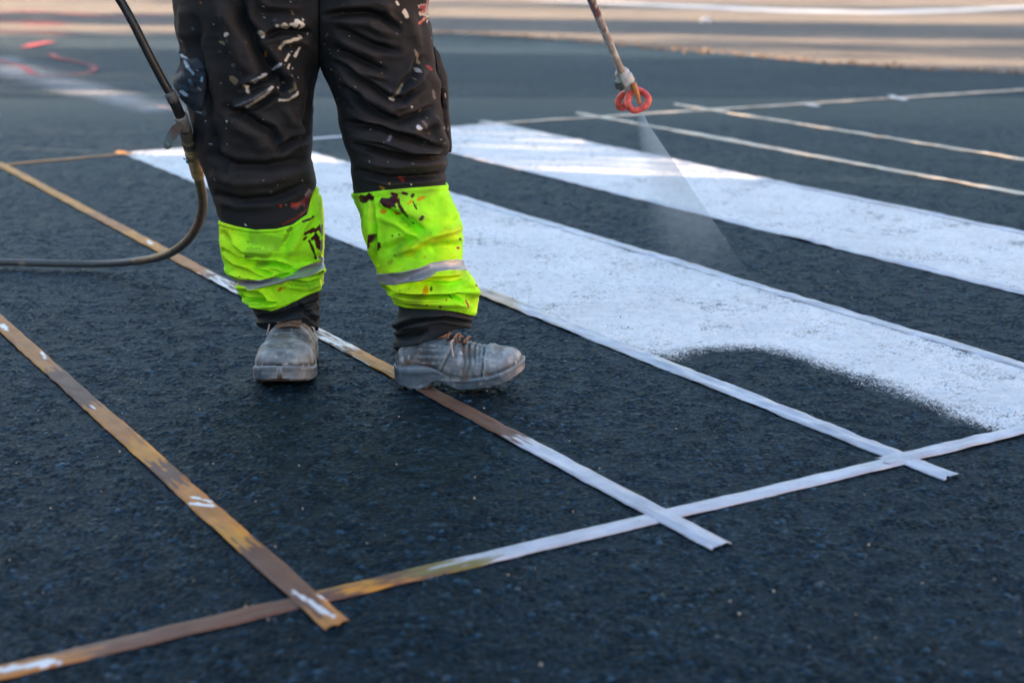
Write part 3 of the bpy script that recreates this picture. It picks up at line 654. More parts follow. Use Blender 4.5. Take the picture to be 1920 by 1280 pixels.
CRE_R = [
    ([(615, 30), (645, 26), (683, 24), (717, 31), (742, 55)], 9, 12, 'v'), ([(640, 44), (690, 46), (728, 66)], 11, 8, 'r'), ([(640, 8), (700, 4), (740, 18)], 13, 8, 'r'),
    ([(640, 56), (660, 66), (700, 86), (745, 96)], 9, 8, 'v'), ([(630, 72), (670, 92), (720, 112)], 10, 8, 'r'), ([(628, 92), (670, 112), (720, 132)], 8, 8, 'v'),
    ([(632, 108), (680, 135), (730, 148)], 10, 7, 'r'), ([(640, 116), (688, 157), (725, 185), (755, 188), (790, 160)], 9, 10, 'v'), ([(640, 140), (690, 182), (730, 206), (775, 196)], 12, 8, 'r'),
    ([(650, 165), (702, 211), (747, 229), (790, 214), (808, 203)], 9, 11, 'v'), ([(765, 176), (785, 152), (800, 130)], 10, 8, 'r'), ([(745, 172), (775, 140), (788, 110)], 8, 6, 'v'),
    ([(655, 205), (710, 238), (770, 246), (820, 225)], 13, 9, 'r'), ([(652, 231), (716, 240), (770, 260), (830, 283)], 9, 12, 'v'), ([(805, 215), (822, 245), (834, 272)], 10, 9, 'r'),
    ([(665, 255), (720, 265), (780, 284), (830, 288)], 9, 10, 'r'), ([(668, 272), (715, 286), (765, 296), (836, 292)], 7, 12, 'v'), ([(680, 300), (740, 312), (800, 310), (832, 305)], 13, 11, 'r'),
    ([(672, 320), (730, 335), (790, 332), (830, 326)], 8, 8, 'v'), ([(815, 95), (826, 150), (834, 200)], 9, 7, 'v'), ([(800, 60), (808, 120), (818, 170)], 12, 5, 'r'), ([(760, 20), (775, 70), (790, 100)], 15, 4, 'r'),
    # cuff
    ([(701, 371), (708, 420), (712, 495)], 4, 7, 'v'), ([(690, 380), (700, 430), (706, 490)], 8, 6, 'r'), ([(716, 392), (745, 405), (767, 418), (800, 438)], 10, 13, 'v'), ([(735, 375), (770, 395), (810, 410)], 14, 7, 'r'),
    ([(750, 474), (775, 456), (810, 438), (860, 426)], 11, 12, 'r'), ([(725, 470), (750, 455), (790, 446)], 10, 7, 'v'), ([(800, 470), (830, 462), (862, 462)], 13, 7, 'v'), ([(820, 360), (840, 390), (850, 415)], 13, 5, 'r'),
    ([(722, 538), (740, 548), (760, 552), (799, 554), (844, 553), (862, 563)], 4.5, 15, 'v'), ([(775, 535), (785, 522), (810, 513), (860, 510)], 8, 11, 'r'), ([(760, 538), (785, 530), (844, 534), (866, 526)], 7, 8, 'v'),
    ([(750, 543), (800, 545), (850, 543), (885, 548)], 6, 9, 'r'), ([(745, 562), (800, 566), (850, 568), (880, 575)], 9, 8, 'r'), ([(860, 520), (880, 535), (890, 560)], 10, 8, 'r'), ([(730, 510), (760, 508), (800, 496)], 7, 5, 'r'),
    # hem
    ([(735, 620), (780, 600), (830, 596), (885, 606)], 5, 10, 'v'), ([(745, 604), (790, 590), (840, 588)], 7, 6, 'r'), ([(740, 608), (770, 612), (810, 608)], 8, 7, 'r'), ([(735, 636), (765, 630), (800, 622)], 6, 9, 'v'), ([(738, 652), (770, 645), (800, 636)], 8, 8, 'r')]
def make_leg(sil, keys, nrow, cre, clamp, seed, ncol=300):
    """sil rows: v, xl, xr, ycentre, half depth. keys: list of (c->v tables). Returns grid of points and px"""
    sil = np.array(sil, float)
    nf = int(ncol * 0.74); th = np.r_[np.linspace(-0.15, math.pi + 0.15, nf, endpoint=False), np.linspace(math.pi + 0.15, 2 * math.pi - 0.15, ncol - nf, endpoint=False)]   # more columns in front
    ct, st = np.cos(th), np.sin(th)
    c = np.sign(ct) * np.abs(ct) ** 0.86; s = np.sign(st) * np.abs(st) ** 0.9
    rows = []; marks = [0]
    kv = [np.interp(c, k[0], k[1]) if not np.isscalar(k) else np.full(ncol, float(k)) for k in keys]
    for a, b, n in zip(kv[:-1], kv[1:], nrow):
        t = np.linspace(0, 1, n, endpoint=False)[:, None]; rows.append(a * (1 - t) + b * t); marks.append(marks[-1] + n)
    rows.append(kv[-1][None, :]); V = np.concatenate(rows)
    xl = smooth_interp(V, sil[:, 0], sil[:, 1]); xr = smooth_interp(V, sil[:, 0], sil[:, 2])
    yc = smooth_interp(V, sil[:, 0], sil[:, 3]); hb = smooth_interp(V, sil[:, 0], sil[:, 4])
    U = (xl + xr) / 2 + (xr - xl) / 2 * c[None, :]
    if clamp[0] == 'max': U = np.minimum(U, clamp[1])
    elif clamp[0] == 'min': U = np.maximum(U, clamp[1])
    Y = yc - hb * s[None, :]
    ye = np.minimum(Y, yc + 0.0)
    p = P(U, V, ye); p[..., 1] = Y
    rad = np.stack([np.broadcast_to(ct, V.shape), -np.broadcast_to(st, V.shape), 0 * V], -1)
    front = np.clip((np.broadcast_to(st, V.shape) + 0.35) / 0.5, 0, 1)
    d = np.zeros(V.shape)
    for pts, w, h, k in cre:
        w = w * 0.72
        jit = vnoise(np.stack([U, V, 0 * U + seed], -1), 0.035, seed) * w * 0.8
        dd, tt, sd = seg_dist(U + jit, V, pts)
        tp = np.clip(np.minimum(tt, 1 - tt) * 4 + 0.25, 0, 1)
        # beyond the ends fade quickly
        prof = np.exp(-(dd / w) ** 2) if k == 'r' else -np.exp(-(dd / w) ** 2) + 0.35 * np.exp(-((dd - 1.7 * w) / w) ** 2)
        d += prof * tp * h * 0.0019 * front
    q = p.copy()
    cloth = vnoise(q * [1, 1, 2.2], 11, seed) * 0.006 + (0.5 - np.abs(vnoise(q * [1, 1, 1.7] + 5, 17, seed + 1))) * 0.006 + (0.5 - np.abs(vnoise(q * [1, 1, 1.3] + 9, 36, seed + 2))) * 0.0028
    d += cloth * (0.45 + 0.55 * (1 - front)) * np.where(np.abs(U - clamp[1]) < 2, 0.3, 1)
    return p, rad, d, U, V, front, marks, th
def colour(U, V, front, base, strokes, q, seed):
    col = np.tile(np.array(base, float), U.shape + (1,)); al = np.zeros(U.shape)
    nz = vnoise(q, 210, seed) * 0.5 + 0.5; nz2 = vnoise(q, 60, seed + 3) * 0.5 + 0.5
    for pts, r, c in strokes:
        dd, tt, _ = seg_dist(U, V, pts) if len(pts) > 1 else (np.hypot(U - pts[0][0], V - pts[0][1]), 0, 0)
        rr = r * (0.22 + 0.62 * nz + 0.5 * nz2)
        k = np.clip((rr - dd) / 1.2, 0, 1) * (front > 0.3)
        op = c[3] if len(c) > 3 else 1.0
        col = col * (1 - k[..., None] * op) + np.array(c[:3]) * (k[..., None] * op); al = np.maximum(al, k * op)
    return col, al
WP = (0.74, 0.64, 0.52); WQ = (0.62, 0.6, 0.6); TANP = (0.28, 0.22, 0.13, 0.7); ORP = (0.35, 0.15, 0.02); RD = (0.36, 0.02, 0.02); MAR = (0.05, 0.006, 0.011); BLU = (0.20, 0.33, 0.45); GRY = (0.16, 0.15, 0.15, 0.6)
STR_L = [([(532, 48), (538, 52)], 7, WP), ([(545, 46), (553, 50)], 7, WP), ([(553, 40), (565, 46), (562, 52)], 5, WP), ([(520, 48)], 4, WP), ([(566, 37)], 3, WP), ([(489, 62), (494, 66)], 7, WP), ([(500, 58)], 3, GRY),
    ([(426, 66), (431, 63)], 5, WP), ([(415, 79), (420, 82)], 5, TANP), ([(429, 76)], 4, GRY), ([(463, 79)], 3, GRY), ([(545, 20), (549, 27)], 3, TANP), ([(492, 27)], 2.5, GRY),
    ([(524, 91), (532, 80), (545, 76), (562, 70)], 4, (0.55, 0.42, 0.28)), ([(553, 105), (560, 91)], 4, WP), ([(535, 114), (541, 103)], 4, WP), ([(520, 125), (524, 119)], 3.5, WQ), ([(514, 132), (520, 124)], 2.5, (0.4, 0.4, 0.42)), ([(539, 127), (542, 121)], 3.5, WP), ([(548, 129)], 3, WP), ([(531, 121)], 2, TANP),
    ([(478, 153), (488, 146), (498, 139)], 5, WQ), ([(459, 161), (463, 166), (466, 174)], 4.5, WP), ([(462, 202), (480, 190), (496, 178), (508, 165)], 3.5, WQ), ([(500, 174), (508, 163)], 4.5, WQ), ([(463, 190), (480, 182), (500, 168)], 3, GRY), ([(446, 198), (462, 190)], 3, GRY),
    ([(436, 146), (440, 152)], 8, TANP), ([(438, 122)], 5, GRY), ([(414, 156)], 3, TANP), ([(427, 226)], 3.5, WP), ([(433, 98)], 3, GRY), ([(412, 97)], 2.5, GRY), ([(452, 137)], 2, GRY), ([(541, 172), (548, 165), (546, 155)], 3, TANP), ([(524, 187), (536, 188), (548, 180), (551, 173)], 4.5, WP), ([(536, 157)], 3, TANP), ([(543, 141)], 3, TANP), ([(498, 106), (498, 100)], 4, ORP), ([(508, 91)], 2, ORP), ([(377, 6)], 3, ORP), ([(544, 87)], 2, ORP), ([(462, 42)], 2, GRY), ([(516, 37)], 4, (0.1, 0.1, 0.1, 0.5)),
    ([(345, 107), (352, 110)], 4, BLU), ([(347, 120), (356, 132), (362, 140)], 4, BLU), ([(379, 151)], 4, BLU), ([(340, 76), (346, 78)], 3, (0.06, 0.1, 0.12)), ([(362, 54)], 3, (0.06, 0.07, 0.12)), ([(378, 185), (380, 215)], 3, (0.1, 0.14, 0.2, 0.6)), ([(395, 270)], 3, (0.2, 0.3, 0.4)),
    # red smear above the cuff
    ([(556, 386), (570, 378), (582, 368)], 8, (0.14, 0.012, 0.03)), ([(572, 384), (582, 374), (588, 362)], 8, (0.10, 0.01, 0.03)), ([(574, 365), (580, 358)], 5, (0.2, 0.12, 0.2)), ([(530, 420), (556, 408), (575, 393), (588, 382)], 4, (0.15, 0.012, 0.01)), ([(550, 385), (560, 382)], 5, (0.4, 0.03, 0.012)), ([(526, 385)], 4, (0.3, 0.03, 0.02)), ([(536, 384)], 2, (0.3, 0.35, 0.35)), ([(509, 359)], 3, GRY), ([(460, 422)], 3, WQ), ([(520, 347)], 2.5, TANP), ([(567, 339)], 2, WQ)]
STR_R = [([(742, 4), (745, 9)], 4, WP), ([(756, 22), (760, 31)], 5.5, WP), ([(750, 42)], 3, TANP), ([(744, 63)], 2.5, GRY), ([(776, 94), (782, 110), (786, 118)], 3, TANP), ([(783, 132)], 5, (0.4, 0.36, 0.33)), ([(776, 148)], 3, TANP), ([(733, 186), (742, 178), (750, 168), (755, 160)], 4, TANP), ([(730, 186), (737, 188)], 3, WP), ([(717, 137)], 2.5, ORP), ([(808, 170), (812, 184)], 3, GRY), ([(732, 169)], 2.5, GRY),
    ([(770, 200)], 2.5, WP), ([(789, 208)], 3.5, TANP), ([(797, 221)], 2.5, TANP), ([(744, 225)], 3, TANP), ([(780, 237), (784, 240)], 5, WQ), ([(790, 228), (797, 240)], 4, GRY), ([(731, 261), (732, 256)], 4, (0.2, 0.24, 0.32)), ([(807, 264)], 2.5, GRY), ([(805, 251)], 2, TANP), ([(826, 268)], 3, GRY), ([(835, 175), (836, 182)], 3, (0.5, 0.3, 0.3)), ([(834, 240), (838, 241)], 3.5, (0.5, 0.42, 0.4)), ([(798, 124), (801, 130)], 3.5, (0.25, 0.02, 0.015)), ([(803, 72)], 2.5, TANP), ([(634, 92)], 2, ORP), ([(656, 20)], 3, GRY),
    ([(748, 334), (755, 338)], 4, (0.3, 0.03, 0.015)), ([(757, 333)], 3, ORP), ([(712, 350), (718, 354)], 4, ORP), ([(731, 344)], 2.5, ORP), ([(771, 346)], 2.5, WQ), ([(788, 326)], 4, GRY), ([(812, 297)], 3, (0.12, 0.05, 0.02)), ([(679, 278)], 3, (0.05, 0.1, 0.16)), ([(720, 322)], 2, GRY),
    # little emblem near the pocket: pale border, red field, red ribbon
    ([(787, 12), (801, 10), (802, 24), (790, 26)], 5, (0.42, 0.34, 0.3)), ([(790, 14), (798, 13), (799, 22), (792, 23)], 4, (0.42, 0.03, 0.035)), ([(800, 0), (802, 8)], 3.5, (0.4, 0.12, 0.08)), ([(796, 28), (803, 31)], 4, (0.4, 0.36, 0.3)), ([(786, 44), (793, 38), (800, 33)], 4, (0.45, 0.04, 0.03)), ([(799, 42), (803, 38)], 3, (0.4, 0.3, 0.22)), ([(793, 20), (797, 17)], 1.6, (0.42, 0.12, 0.1))]
CUF_L = [([(584, 447), (590, 440)], 4, MAR), ([(572, 436), (582, 432), (590, 430)], 4.5, MAR), ([(579, 452), (585, 466), (590, 482)], 3, MAR), ([(591, 445), (598, 460), (604, 470)], 6, MAR), ([(596, 425), (602, 440), (608, 453)], 4, MAR), ([(608, 417), (614, 430), (620, 446)], 3.5, MAR), ([(605, 478), (600, 487)], 4, MAR), ([(610, 466), (604, 474)], 3, MAR), ([(566, 414), (575, 409), (580, 404)], 2.5, MAR), ([(569, 448), (573, 444)], 2.5, MAR), ([(606, 505), (616, 516)], 3, MAR), ([(590, 508), (596, 506)], 2.5, MAR), ([(555, 410)], 2.5, MAR), ([(523, 544), (528, 540)], 3, (0.6, 0.22, 0.0)), ([(534, 539)], 2, RD), ([(570, 512)], 3, MAR),
    ([(540, 432), (546, 428)], 4, (0.10, 0.11, 0.03, 0.7)), ([(532, 450), (538, 442)], 4, (0.13, 0.16, 0.03, 0.6)), ([(475, 470), (500, 474)], 9, (0.12, 0.2, 0.03, 0.35)), ([(480, 445), (520, 455)], 12, (0.14, 0.24, 0.03, 0.35)), ([(440, 520), (470, 525)], 6, (0.16, 0.25, 0.03, 0.4)), ([(460, 480), (480, 480)], 2, (0.06, 0.1, 0.03, 0.8)), ([(545, 528), (575, 534)], 6, (0.15, 0.24, 0.03, 0.4)), ([(440, 517)], 3, (0.04, 0.3, 0.05)), ([(530, 492), (534, 496)], 3, (0.6, 0.25, 0.01, 0.6))]
CUF_R = [([(684, 373), (698, 368)], 7, MAR), ([(722, 376), (738, 380), (742, 372)], 7, MAR), ([(728, 382), (734, 388)], 6, MAR), ([(737, 362), (742, 364)], 4, MAR), ([(756, 362), (762, 364)], 3, MAR), ([(772, 368), (775, 364)], 3, MAR), ([(747, 375), (757, 392), (764, 407)], 3, MAR), ([(774, 378), (780, 390)], 2, MAR), ([(732, 396), (740, 402), (748, 401)], 2.5, (0.4, 0.1, 0.01)), ([(775, 420)], 3, MAR), ([(787, 408), (789, 404)], 3, MAR), ([(738, 441)], 2.5, MAR), ([(750, 439)], 3, MAR), ([(715, 466), (716, 456)], 3, MAR), ([(697, 452), (701, 468)], 3, MAR), ([(705, 440), (704, 462)], 2, MAR), ([(695, 442)], 2, MAR), ([(860, 448)], 3, MAR), ([(860, 465)], 3, RD), ([(744, 478)], 2.5, MAR), ([(717, 395), (719, 398)], 3, (0.7, 0.3, 0.0)), ([(766, 380), (770, 377)], 3, (0.75, 0.35, 0.0)), ([(784, 374), (794, 370)], 3, (0.75, 0.35, 0.0)), ([(797, 481)], 3, (0.75, 0.35, 0.0)), ([(799, 540), (801, 545)], 4, (0.75, 0.35, 0.0)), ([(809, 539)], 2.5, MAR), ([(880, 533)], 3, RD), ([(871, 563), (872, 573)], 2.5, RD), ([(803, 569)], 2.5, RD), ([(825, 573)], 3, RD), ([(846, 557)], 2.5, MAR), ([(787, 549), (797, 548)], 2.5, (0.05, 0.08, 0.02)), ([(758, 414), (768, 420)], 6, (0.1, 0.3, 0.02, 0.3)), ([(733, 492), (738, 488)], 4, (0.3, 0.22, 0.02, 0.5)), ([(835, 560)], 2.5, ORP),
    ([(768, 470), (800, 448), (850, 432)], 10, (0.68, 0.70, 0.0, 0.45)), ([(790, 522), (810, 516), (845, 516)], 9, (0.75, 0.72, 0.0, 0.45)), ([(700, 380), (706, 415)], 4, (0.7, 0.75, 0.05, 0.4))]  # translucent yellow on fold ridges: warm light painted onto the cuff
SIL_L = [(-160, 300, 690, 3.50, .150), (-60, 312, 676, 3.50, .148), (0, 322, 662, 3.50, .142), (50, 330, 640, 3.50, .136), (90, 337, 616, 3.50, .130), (120, 342, 601, 3.50, .126), (150, 346, 595, 3.50, .122), (200, 352, 588, 3.51, .116), (250, 362, 583, 3.515, .112), (300, 375, 580, 3.52, .106), (325, 384, 584, 3.525, .104), (350, 393, 592, 3.53, .102), (380, 403, 603, 3.535, .100), (400, 409, 612, 3.54, .100), (425, 414, 621, 3.54, .100), (450, 416, 627, 3.545, .100), (470, 418, 625, 3.545, .098), (485, 421, 616, 3.55, .096), (493, 424, 609, 3.55, .094), (502, 428, 617, 3.55, .094), (520, 440, 622, 3.55, .093), (535, 448, 618, 3.55, .091), (550, 452, 612, 3.555, .088), (565, 460, 606, 3.555, .084), (580, 470, 604, 3.56, .080), (595, 476, 606, 3.56, .076), (612, 482, 608, 3.565, .074), (640, 490, 606, 3.565, .070)]
SIL_R = [(-160, 506, 822, 3.50, .150), (-60, 520, 812, 3.50, .148), (0, 538, 803, 3.50, .142), (50, 560, 806, 3.50, .136), (90, 583, 811, 3.50, .130), (120, 598, 817, 3.50, .126), (150, 612, 823, 3.495, .122), (200, 630, 830, 3.485, .116), (250, 642, 838, 3.475, .113), (285, 651, 839, 3.47, .112), (300, 655, 834, 3.47, .110), (330, 661, 836, 3.465, .106), (350, 664, 837, 3.46, .104), (375, 669, 843, 3.455, .102), (400, 675, 851, 3.45, .102), (430, 683, 863, 3.445, .102), (460, 692, 866, 3.44, .102), (485, 701, 863, 3.44, .100), (500, 706, 868, 3.435, .100), (520, 711, 884, 3.435, .100), (538, 719, 893, 3.43, .099), (550, 732, 894, 3.43, .098), (565, 742, 892, 3.43, .095), (580, 746, 890, 3.43, .092), (595, 742, 888, 3.43, .088), (612, 736, 886, 3.43, .084), (625, 742, 876, 3.43, .082), (642, 736, 862, 3.43, .080), (655, 742, 850, 3.43, .076), (680, 750, 838, 3.43, .074)]
C5 = [-1, -0.75, -0.4, 0, 0.3, 0.6, 0.85, 1]
LEGS = []
KEY_L = [-160, (C5, [415, 424, 431, 429, 421, 402, 372, 352]), (C5, [524, 524, 523, 519, 508, 497, 490, 489]), (C5, [533, 535, 537, 530, 518, 507, 500, 498]), (C5, [566, 577, 582, 574, 563, 551, 542, 539]), (C5, [612, 619, 615, 609, 607, 609, 614, 618])]
KEY_R = [-160, (C5, [363, 361, 357, 354, 352, 350, 348, 347]), (C5, [512, 511, 507, 499, 491, 486, 485, 486]), (C5, [534, 535, 531, 520, 508, 505, 506, 508]), (C5, [572, 577, 578, 579, 581, 585, 590, 592]), (C5, [658, 664, 658, 643, 630, 618, 613, 615])]
def build_leg(sil, keys, cre, clamp, seed, strokes, cstrokes, cuff_label):
    nrow = (280, 100, 14, 56, 44)
    p, rad, d, U, V, front, marks, th = make_leg(sil, keys, nrow, cre, clamp, seed)
    nr, nc = V.shape
    i1, i2, i3, i4 = marks[1:5]
    # dark cloth: whole leg, tucked in below the cuff
    off = d.copy()
    ri = np.arange(nr)[:, None]
    tuck = ((ri > i1 + 2) & (ri < i4 - 2)) * -0.014 + ((ri >= i1 - 3) & (ri <= i1 + 2)) * -0.001
    under = np.clip((ri - i4) / 6.0, 0, 1) * 0.0
    tp = p + rad * (off + tuck - 0.003 * (ri > i4))[..., None]
    ncol, nal = colour(U, V, front, (0.0088, 0.0092, 0.0110), strokes, p, seed)
    dust = np.clip(vnoise(p, 6, seed + 21) * 0.6 + 0.45, 0, 1) * np.clip(vnoise(p * [1, 1, 0.6], 26, seed + 22) * 0.6 + 0.6, 0, 1)
    kd = (dust * (1 - nal))[..., None]
    ridge = np.clip(d / 0.010, -0.8, 1.2)[..., None] * (1 - nal)[..., None]  # fold tops painted browner: wear plus the lit planes of the folds
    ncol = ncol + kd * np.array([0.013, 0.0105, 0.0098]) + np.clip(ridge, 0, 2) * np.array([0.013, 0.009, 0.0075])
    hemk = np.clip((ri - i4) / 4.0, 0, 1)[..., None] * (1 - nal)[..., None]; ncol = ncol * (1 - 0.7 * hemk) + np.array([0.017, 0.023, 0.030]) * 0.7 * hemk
    # specks
    rs = np.random.default_rng(seed + 5); al = nal
    for k in range(170):
        cu, cv = rs.uniform(330, 840), rs.uniform(-40, 340); r = 0.5 + 1.3 * rs.random() ** 5; mk = (np.hypot(U - cu, (V - cv)) < r) & (front > 0.4)
        ncol[mk] = [(0.35, 0.32, 0.28), (0.2, 0.15, 0.08), (0.3, 0.32, 0.34)][k % 3]
    # hem: roll the lower edge inward
    rows = [tp]
    for k, (inn, dn) in enumerate(((0.002, 0.003), (0.007, 0.002), (0.010, -0.012))):
        last = tp[-1:].copy(); last = last - rad[-1:] * inn; last[..., 2] -= dn; rows.append(last)
    TP = np.concatenate(rows); TC = np.concatenate([ncol] + [ncol[-1:]] * 3); TA = np.concatenate([nal] + [nal[-1:]] * 3)
    # fluorescent cuff
    sl = slice(i1, i4 + 1)
    e = np.ones(i4 + 1 - i1)
    thick = 0.0035 + 0.0018 * (np.exp(-((np.arange(i1, i4 + 1) - i1 - 3) / 2.2) ** 2) + np.exp(-((np.arange(i1, i4 + 1) - i4 + 4) / 2.5) ** 2)) - 0.0012 * np.exp(-((np.arange(i1, i4 + 1) - i1 - 8) / 1.6) ** 2)
    cp = p[sl] + rad[sl] * (d[sl] + thick[:, None])[..., None]
    ccol, cal = colour(U[sl], V[sl], front[sl], (0.40, 0.97, 0.015), [], p[sl], seed)
    ylw = np.clip(vnoise(p[sl], 9, seed + 31) * 1.1 + 0.25, 0, 1)[..., None] * 0.8  # yellower patches, partly warm light put into the cuff colour
    ccol = ccol * (1 - ylw) + np.array([0.72, 0.95, 0.008]) * ylw
    grime = np.clip(vnoise(p[sl] * [1, 1, 1.6], 24, seed + 33) * 1.3 - 0.2, 0, 1)[..., None] * 0.7
    ccol = ccol * (1 - grime) + np.array([0.2, 0.3, 0.03]) * grime
    base = ccol.copy(); sc, sa = colour(U[sl], V[sl], front[sl], (0, 0, 0), [(a_, b_ * 1.35, c_) for a_, b_, c_ in cstrokes], p[sl], seed + 2)
    ccol = base * (1 - sa[..., None]) + sc
    rs = np.random.default_rng(seed + 6)
    for k in range(60):
        cu, cv = rs.uniform(410, 900), rs.uniform(350, 590); r = rs.uniform(0.6, 1.4); mk = (np.hypot(U[sl] - cu, V[sl] - cv) < r)
        ccol[mk] = [MAR, (0.08, 0.12, 0.02), (0.6, 0.25, 0.0)][k % 3]
    rt = cp[:1] - rad[i1:i1+1] * 0.007; rb = cp[-1:] - rad[i4:i4+1] * 0.007; rb[..., 2] += 0.002
    CPt = np.concatenate([rt, cp, rb]); CC = np.concatenate([ccol[:1], ccol, ccol[-1:]]); CA = np.concatenate([sa[:1], sa, sa[-1:]]) * 0.8
    f = grid_faces(CPt.shape[0], nc, True)
    cuff = mesh_obj('fluorescent_cuff', CPt.reshape(-1, 3), f[:, ::-1], M['hivis'], parent=person, col=np.concatenate([CC.reshape(-1, 3), CA.reshape(-1, 1)], 1))
    cuff['label'] = cuff_label
    sb = slice(i2, i3 + 1)
    wv = np.zeros(i3 + 1 - i2); wv[0] = wv[-1] = -0.0035
    bp = p[sb] + rad[sb] * (d[sb] + 0.0052 + wv[:, None])[..., None]
    mesh_obj('reflective_band', bp.reshape(-1, 3), grid_faces(bp.shape[0], nc, True)[:, ::-1], M['reflective'], parent=cuff)
    return TP, TC, TA, nc
A = build_leg(SIL_L, KEY_L, CRE_L, ('max', 599.0), 101, STR_L, CUF_L, 'crumpled yellow-green cuff with dark red handprint-like streaks')
B = build_leg(SIL_R, KEY_R, CRE_R, ('min', 600.0), 202, STR_R, CUF_R, 'yellow-green cuff spattered with dark red and orange paint')
vs = np.concatenate([A[0].reshape(-1, 3), B[0].reshape(-1, 3)]); cs = np.concatenate([np.concatenate([X[1].reshape(-1, 3), X[2].reshape(-1, 1)], 1) for X in (A, B)])
fa = grid_faces(A[0].shape[0], A[3], True)[:, ::-1]; fb = grid_faces(B[0].shape[0], B[3], True, A[0].size // 3)[:, ::-1]
trousers = mesh_obj('trousers', vs, np.concatenate([fa, fb]), M['cloth'], parent=person, col=cs)

# cargo pockets
def pocket(px_outline, yfront, depth, seed, col, strokes, label=None, turn=0.0):
    """a bulging pouch: outline in px, bulging towards its middle"""
    ol = np.array(px_outline, float); cx, cy = ol.mean(0); ol = catmull(np.concatenate([ol, ol[:1]]), 73)[:-1]
    rings = []
    U, V = [], []
    rr = np.r_[np.linspace(0.02, 0.9, 26), 0.95, 0.985, 1.0, 1.0]
    for k, r in enumerate(rr):
        u = cx + (ol[:, 0] - cx) * r; v = cy + (ol[:, 1] - cy) * r
        y = yfront - depth * (1 - r ** 3.0) ** 0.6 + turn * (u - cx)
        if k == len(rr) - 1: y = y + 0.06
        q = P(u, v, y); q[:, 1] -= 0.010 * (vnoise(q, 22, seed) + 0.6 * (0.5 - np.abs(vnoise(q * [1, 1, 1.5], 40, seed + 1)))) * (r < 0.96)
        rings.append(q); U.append(u); V.append(v)
    p = np.array(rings); c, a = colour(np.array(U), np.array(V), np.ones(p.shape[:2]), col, strokes, p, seed)
    f = [tuple(x) for x in grid_faces(len(rr), 72, True)] + [tuple(range(72))[::-1]]
    o = mesh_obj('cargo_pocket', p.reshape(-1, 3), f, M['cloth'], parent=person, col=np.concatenate([c.reshape(-1, 3), a.reshape(-1, 1)], 1))
    if label: o['label'] = label
    return o
BL = (0.10, 0.19, 0.3)
pocket([(334, 98), (352, 92), (372, 104), (388, 120), (390, 160), (384, 195), (379, 216), (362, 207), (342, 190), (328, 168), (325, 150), (332, 130), (338, 118)], 3.455, 0.035, 301, (0.019, 0.025, 0.036),
    [([(338, 105), (350, 108)], 4, (0.3, 0.45, 0.55)), ([(345, 116), (356, 130), (363, 138)], 4, (0.25, 0.38, 0.48)), ([(378, 151), (379, 146)], 4, (0.16, 0.4, 0.6)), ([(328, 170), (334, 178)], 5, (0.3, 0.34, 0.5)), ([(342, 172), (350, 178)], 4, (0.35, 0.45, 0.6)), ([(330, 150), (340, 140)], 8, (0.03, 0.07, 0.11, 0.7)), ([(335, 160), (350, 165)], 7, (0.03, 0.08, 0.13, 0.7)), ([(350, 208), (378, 212)], 3, (0.3, 0.4, 0.45)), ([(372, 165), (376, 168)], 3, (0.16, 0.2, 0.2)), ([(360, 158), (355, 150)], 4, (0.06, 0.14, 0.2)), ([(345, 195), (360, 205)], 6, (0.03, 0.08, 0.12, 0.6)), ([(369, 130), (372, 133)], 2, (0.2, 0.4, 0.5))], 'bulging blue-black side pocket smeared with pale paint', turn=-0.0009)
pocket([(812, 84), (822, 98), (830, 118), (838, 140), (841, 170), (842, 205), (845, 240), (842, 286), (834, 280), (832, 240), (829, 200), (824, 160), (814, 120)], 3.47, 0.02, 302, (0.02, 0.018, 0.02), [([(835, 176), (836, 182)], 2.5, (0.5, 0.35, 0.33)), ([(836, 240), (841, 241)], 2.5, (0.5, 0.42, 0.4))], turn=0.0006)

# jacket over the torso (above the frame)
def ring_loft(rings, seg=40):
    vs = []
    a = np.arange(seg) / seg * 2 * math.pi
    for (c, rx, ry) in rings:
        vs.append(np.stack([c[0] + rx * np.cos(a), c[1] + ry * np.sin(a), np.full(seg, c[2])], -1))
    v = np.concatenate(vs); v = v + 0.006 * vnoise(v, 14, 5)[:, None]
    return v, [tuple(x) for x in grid_faces(len(rings), seg, True)]
jv = [ring_loft([((-0.45, 3.5, 0.94), .33, .185), ((-0.45, 3.5, 0.98), .32, .18), ((-0.45, 3.49, 1.1), .25, .17), ((-0.45, 3.48, 1.25), .24, .165), ((-0.45, 3.47, 1.36), .21, .14), ((-0.45, 3.465, 1.43), .13, .10), ((-0.45, 3.455, 1.48), .075, .075)])]
for pts in ([(-0.59, 3.47, 1.39), (-0.69, 3.42, 1.26), (-0.725, 3.38, 1.14), (-0.61, 3.30, 1.105), (-0.50, 3.225, 1.085)], [(-0.31, 3.47, 1.39), (-0.17, 3.47, 1.26), (-0.10, 3.46, 1.15), (-0.03, 3.39, 1.115), (0.025, 3.34, 1.095)]):
    jv.append(tube(catmull(pts, 30), np.linspace(0.085, 0.052, 30), 20, cap=False))
vv, ff = join(jv); mesh_obj('jacket', vv, ff, M['jacket'], parent=person)
hv = []
th = np.arange(28) / 28 * 2 * math.pi
for k in range(9):
    ph = k / 8 * 1.75
    hv.append(np.stack([-0.43 + 0.097 * np.sin(ph) * np.cos(th), 3.44 + 0.112 * np.sin(ph) * np.sin(th), 1.655 + 0.125 * math.cos(ph) + 0 * th + np.where(np.sin(th) < -0.4, 0.02 * ph, -0.03 * ph)], -1))
hv = np.concatenate(hv); hv += 0.006 * vnoise(hv, 30, 3)[:, None]
mesh_obj('hair', hv, grid_faces(9, 28, True), M['hair'], parent=person)

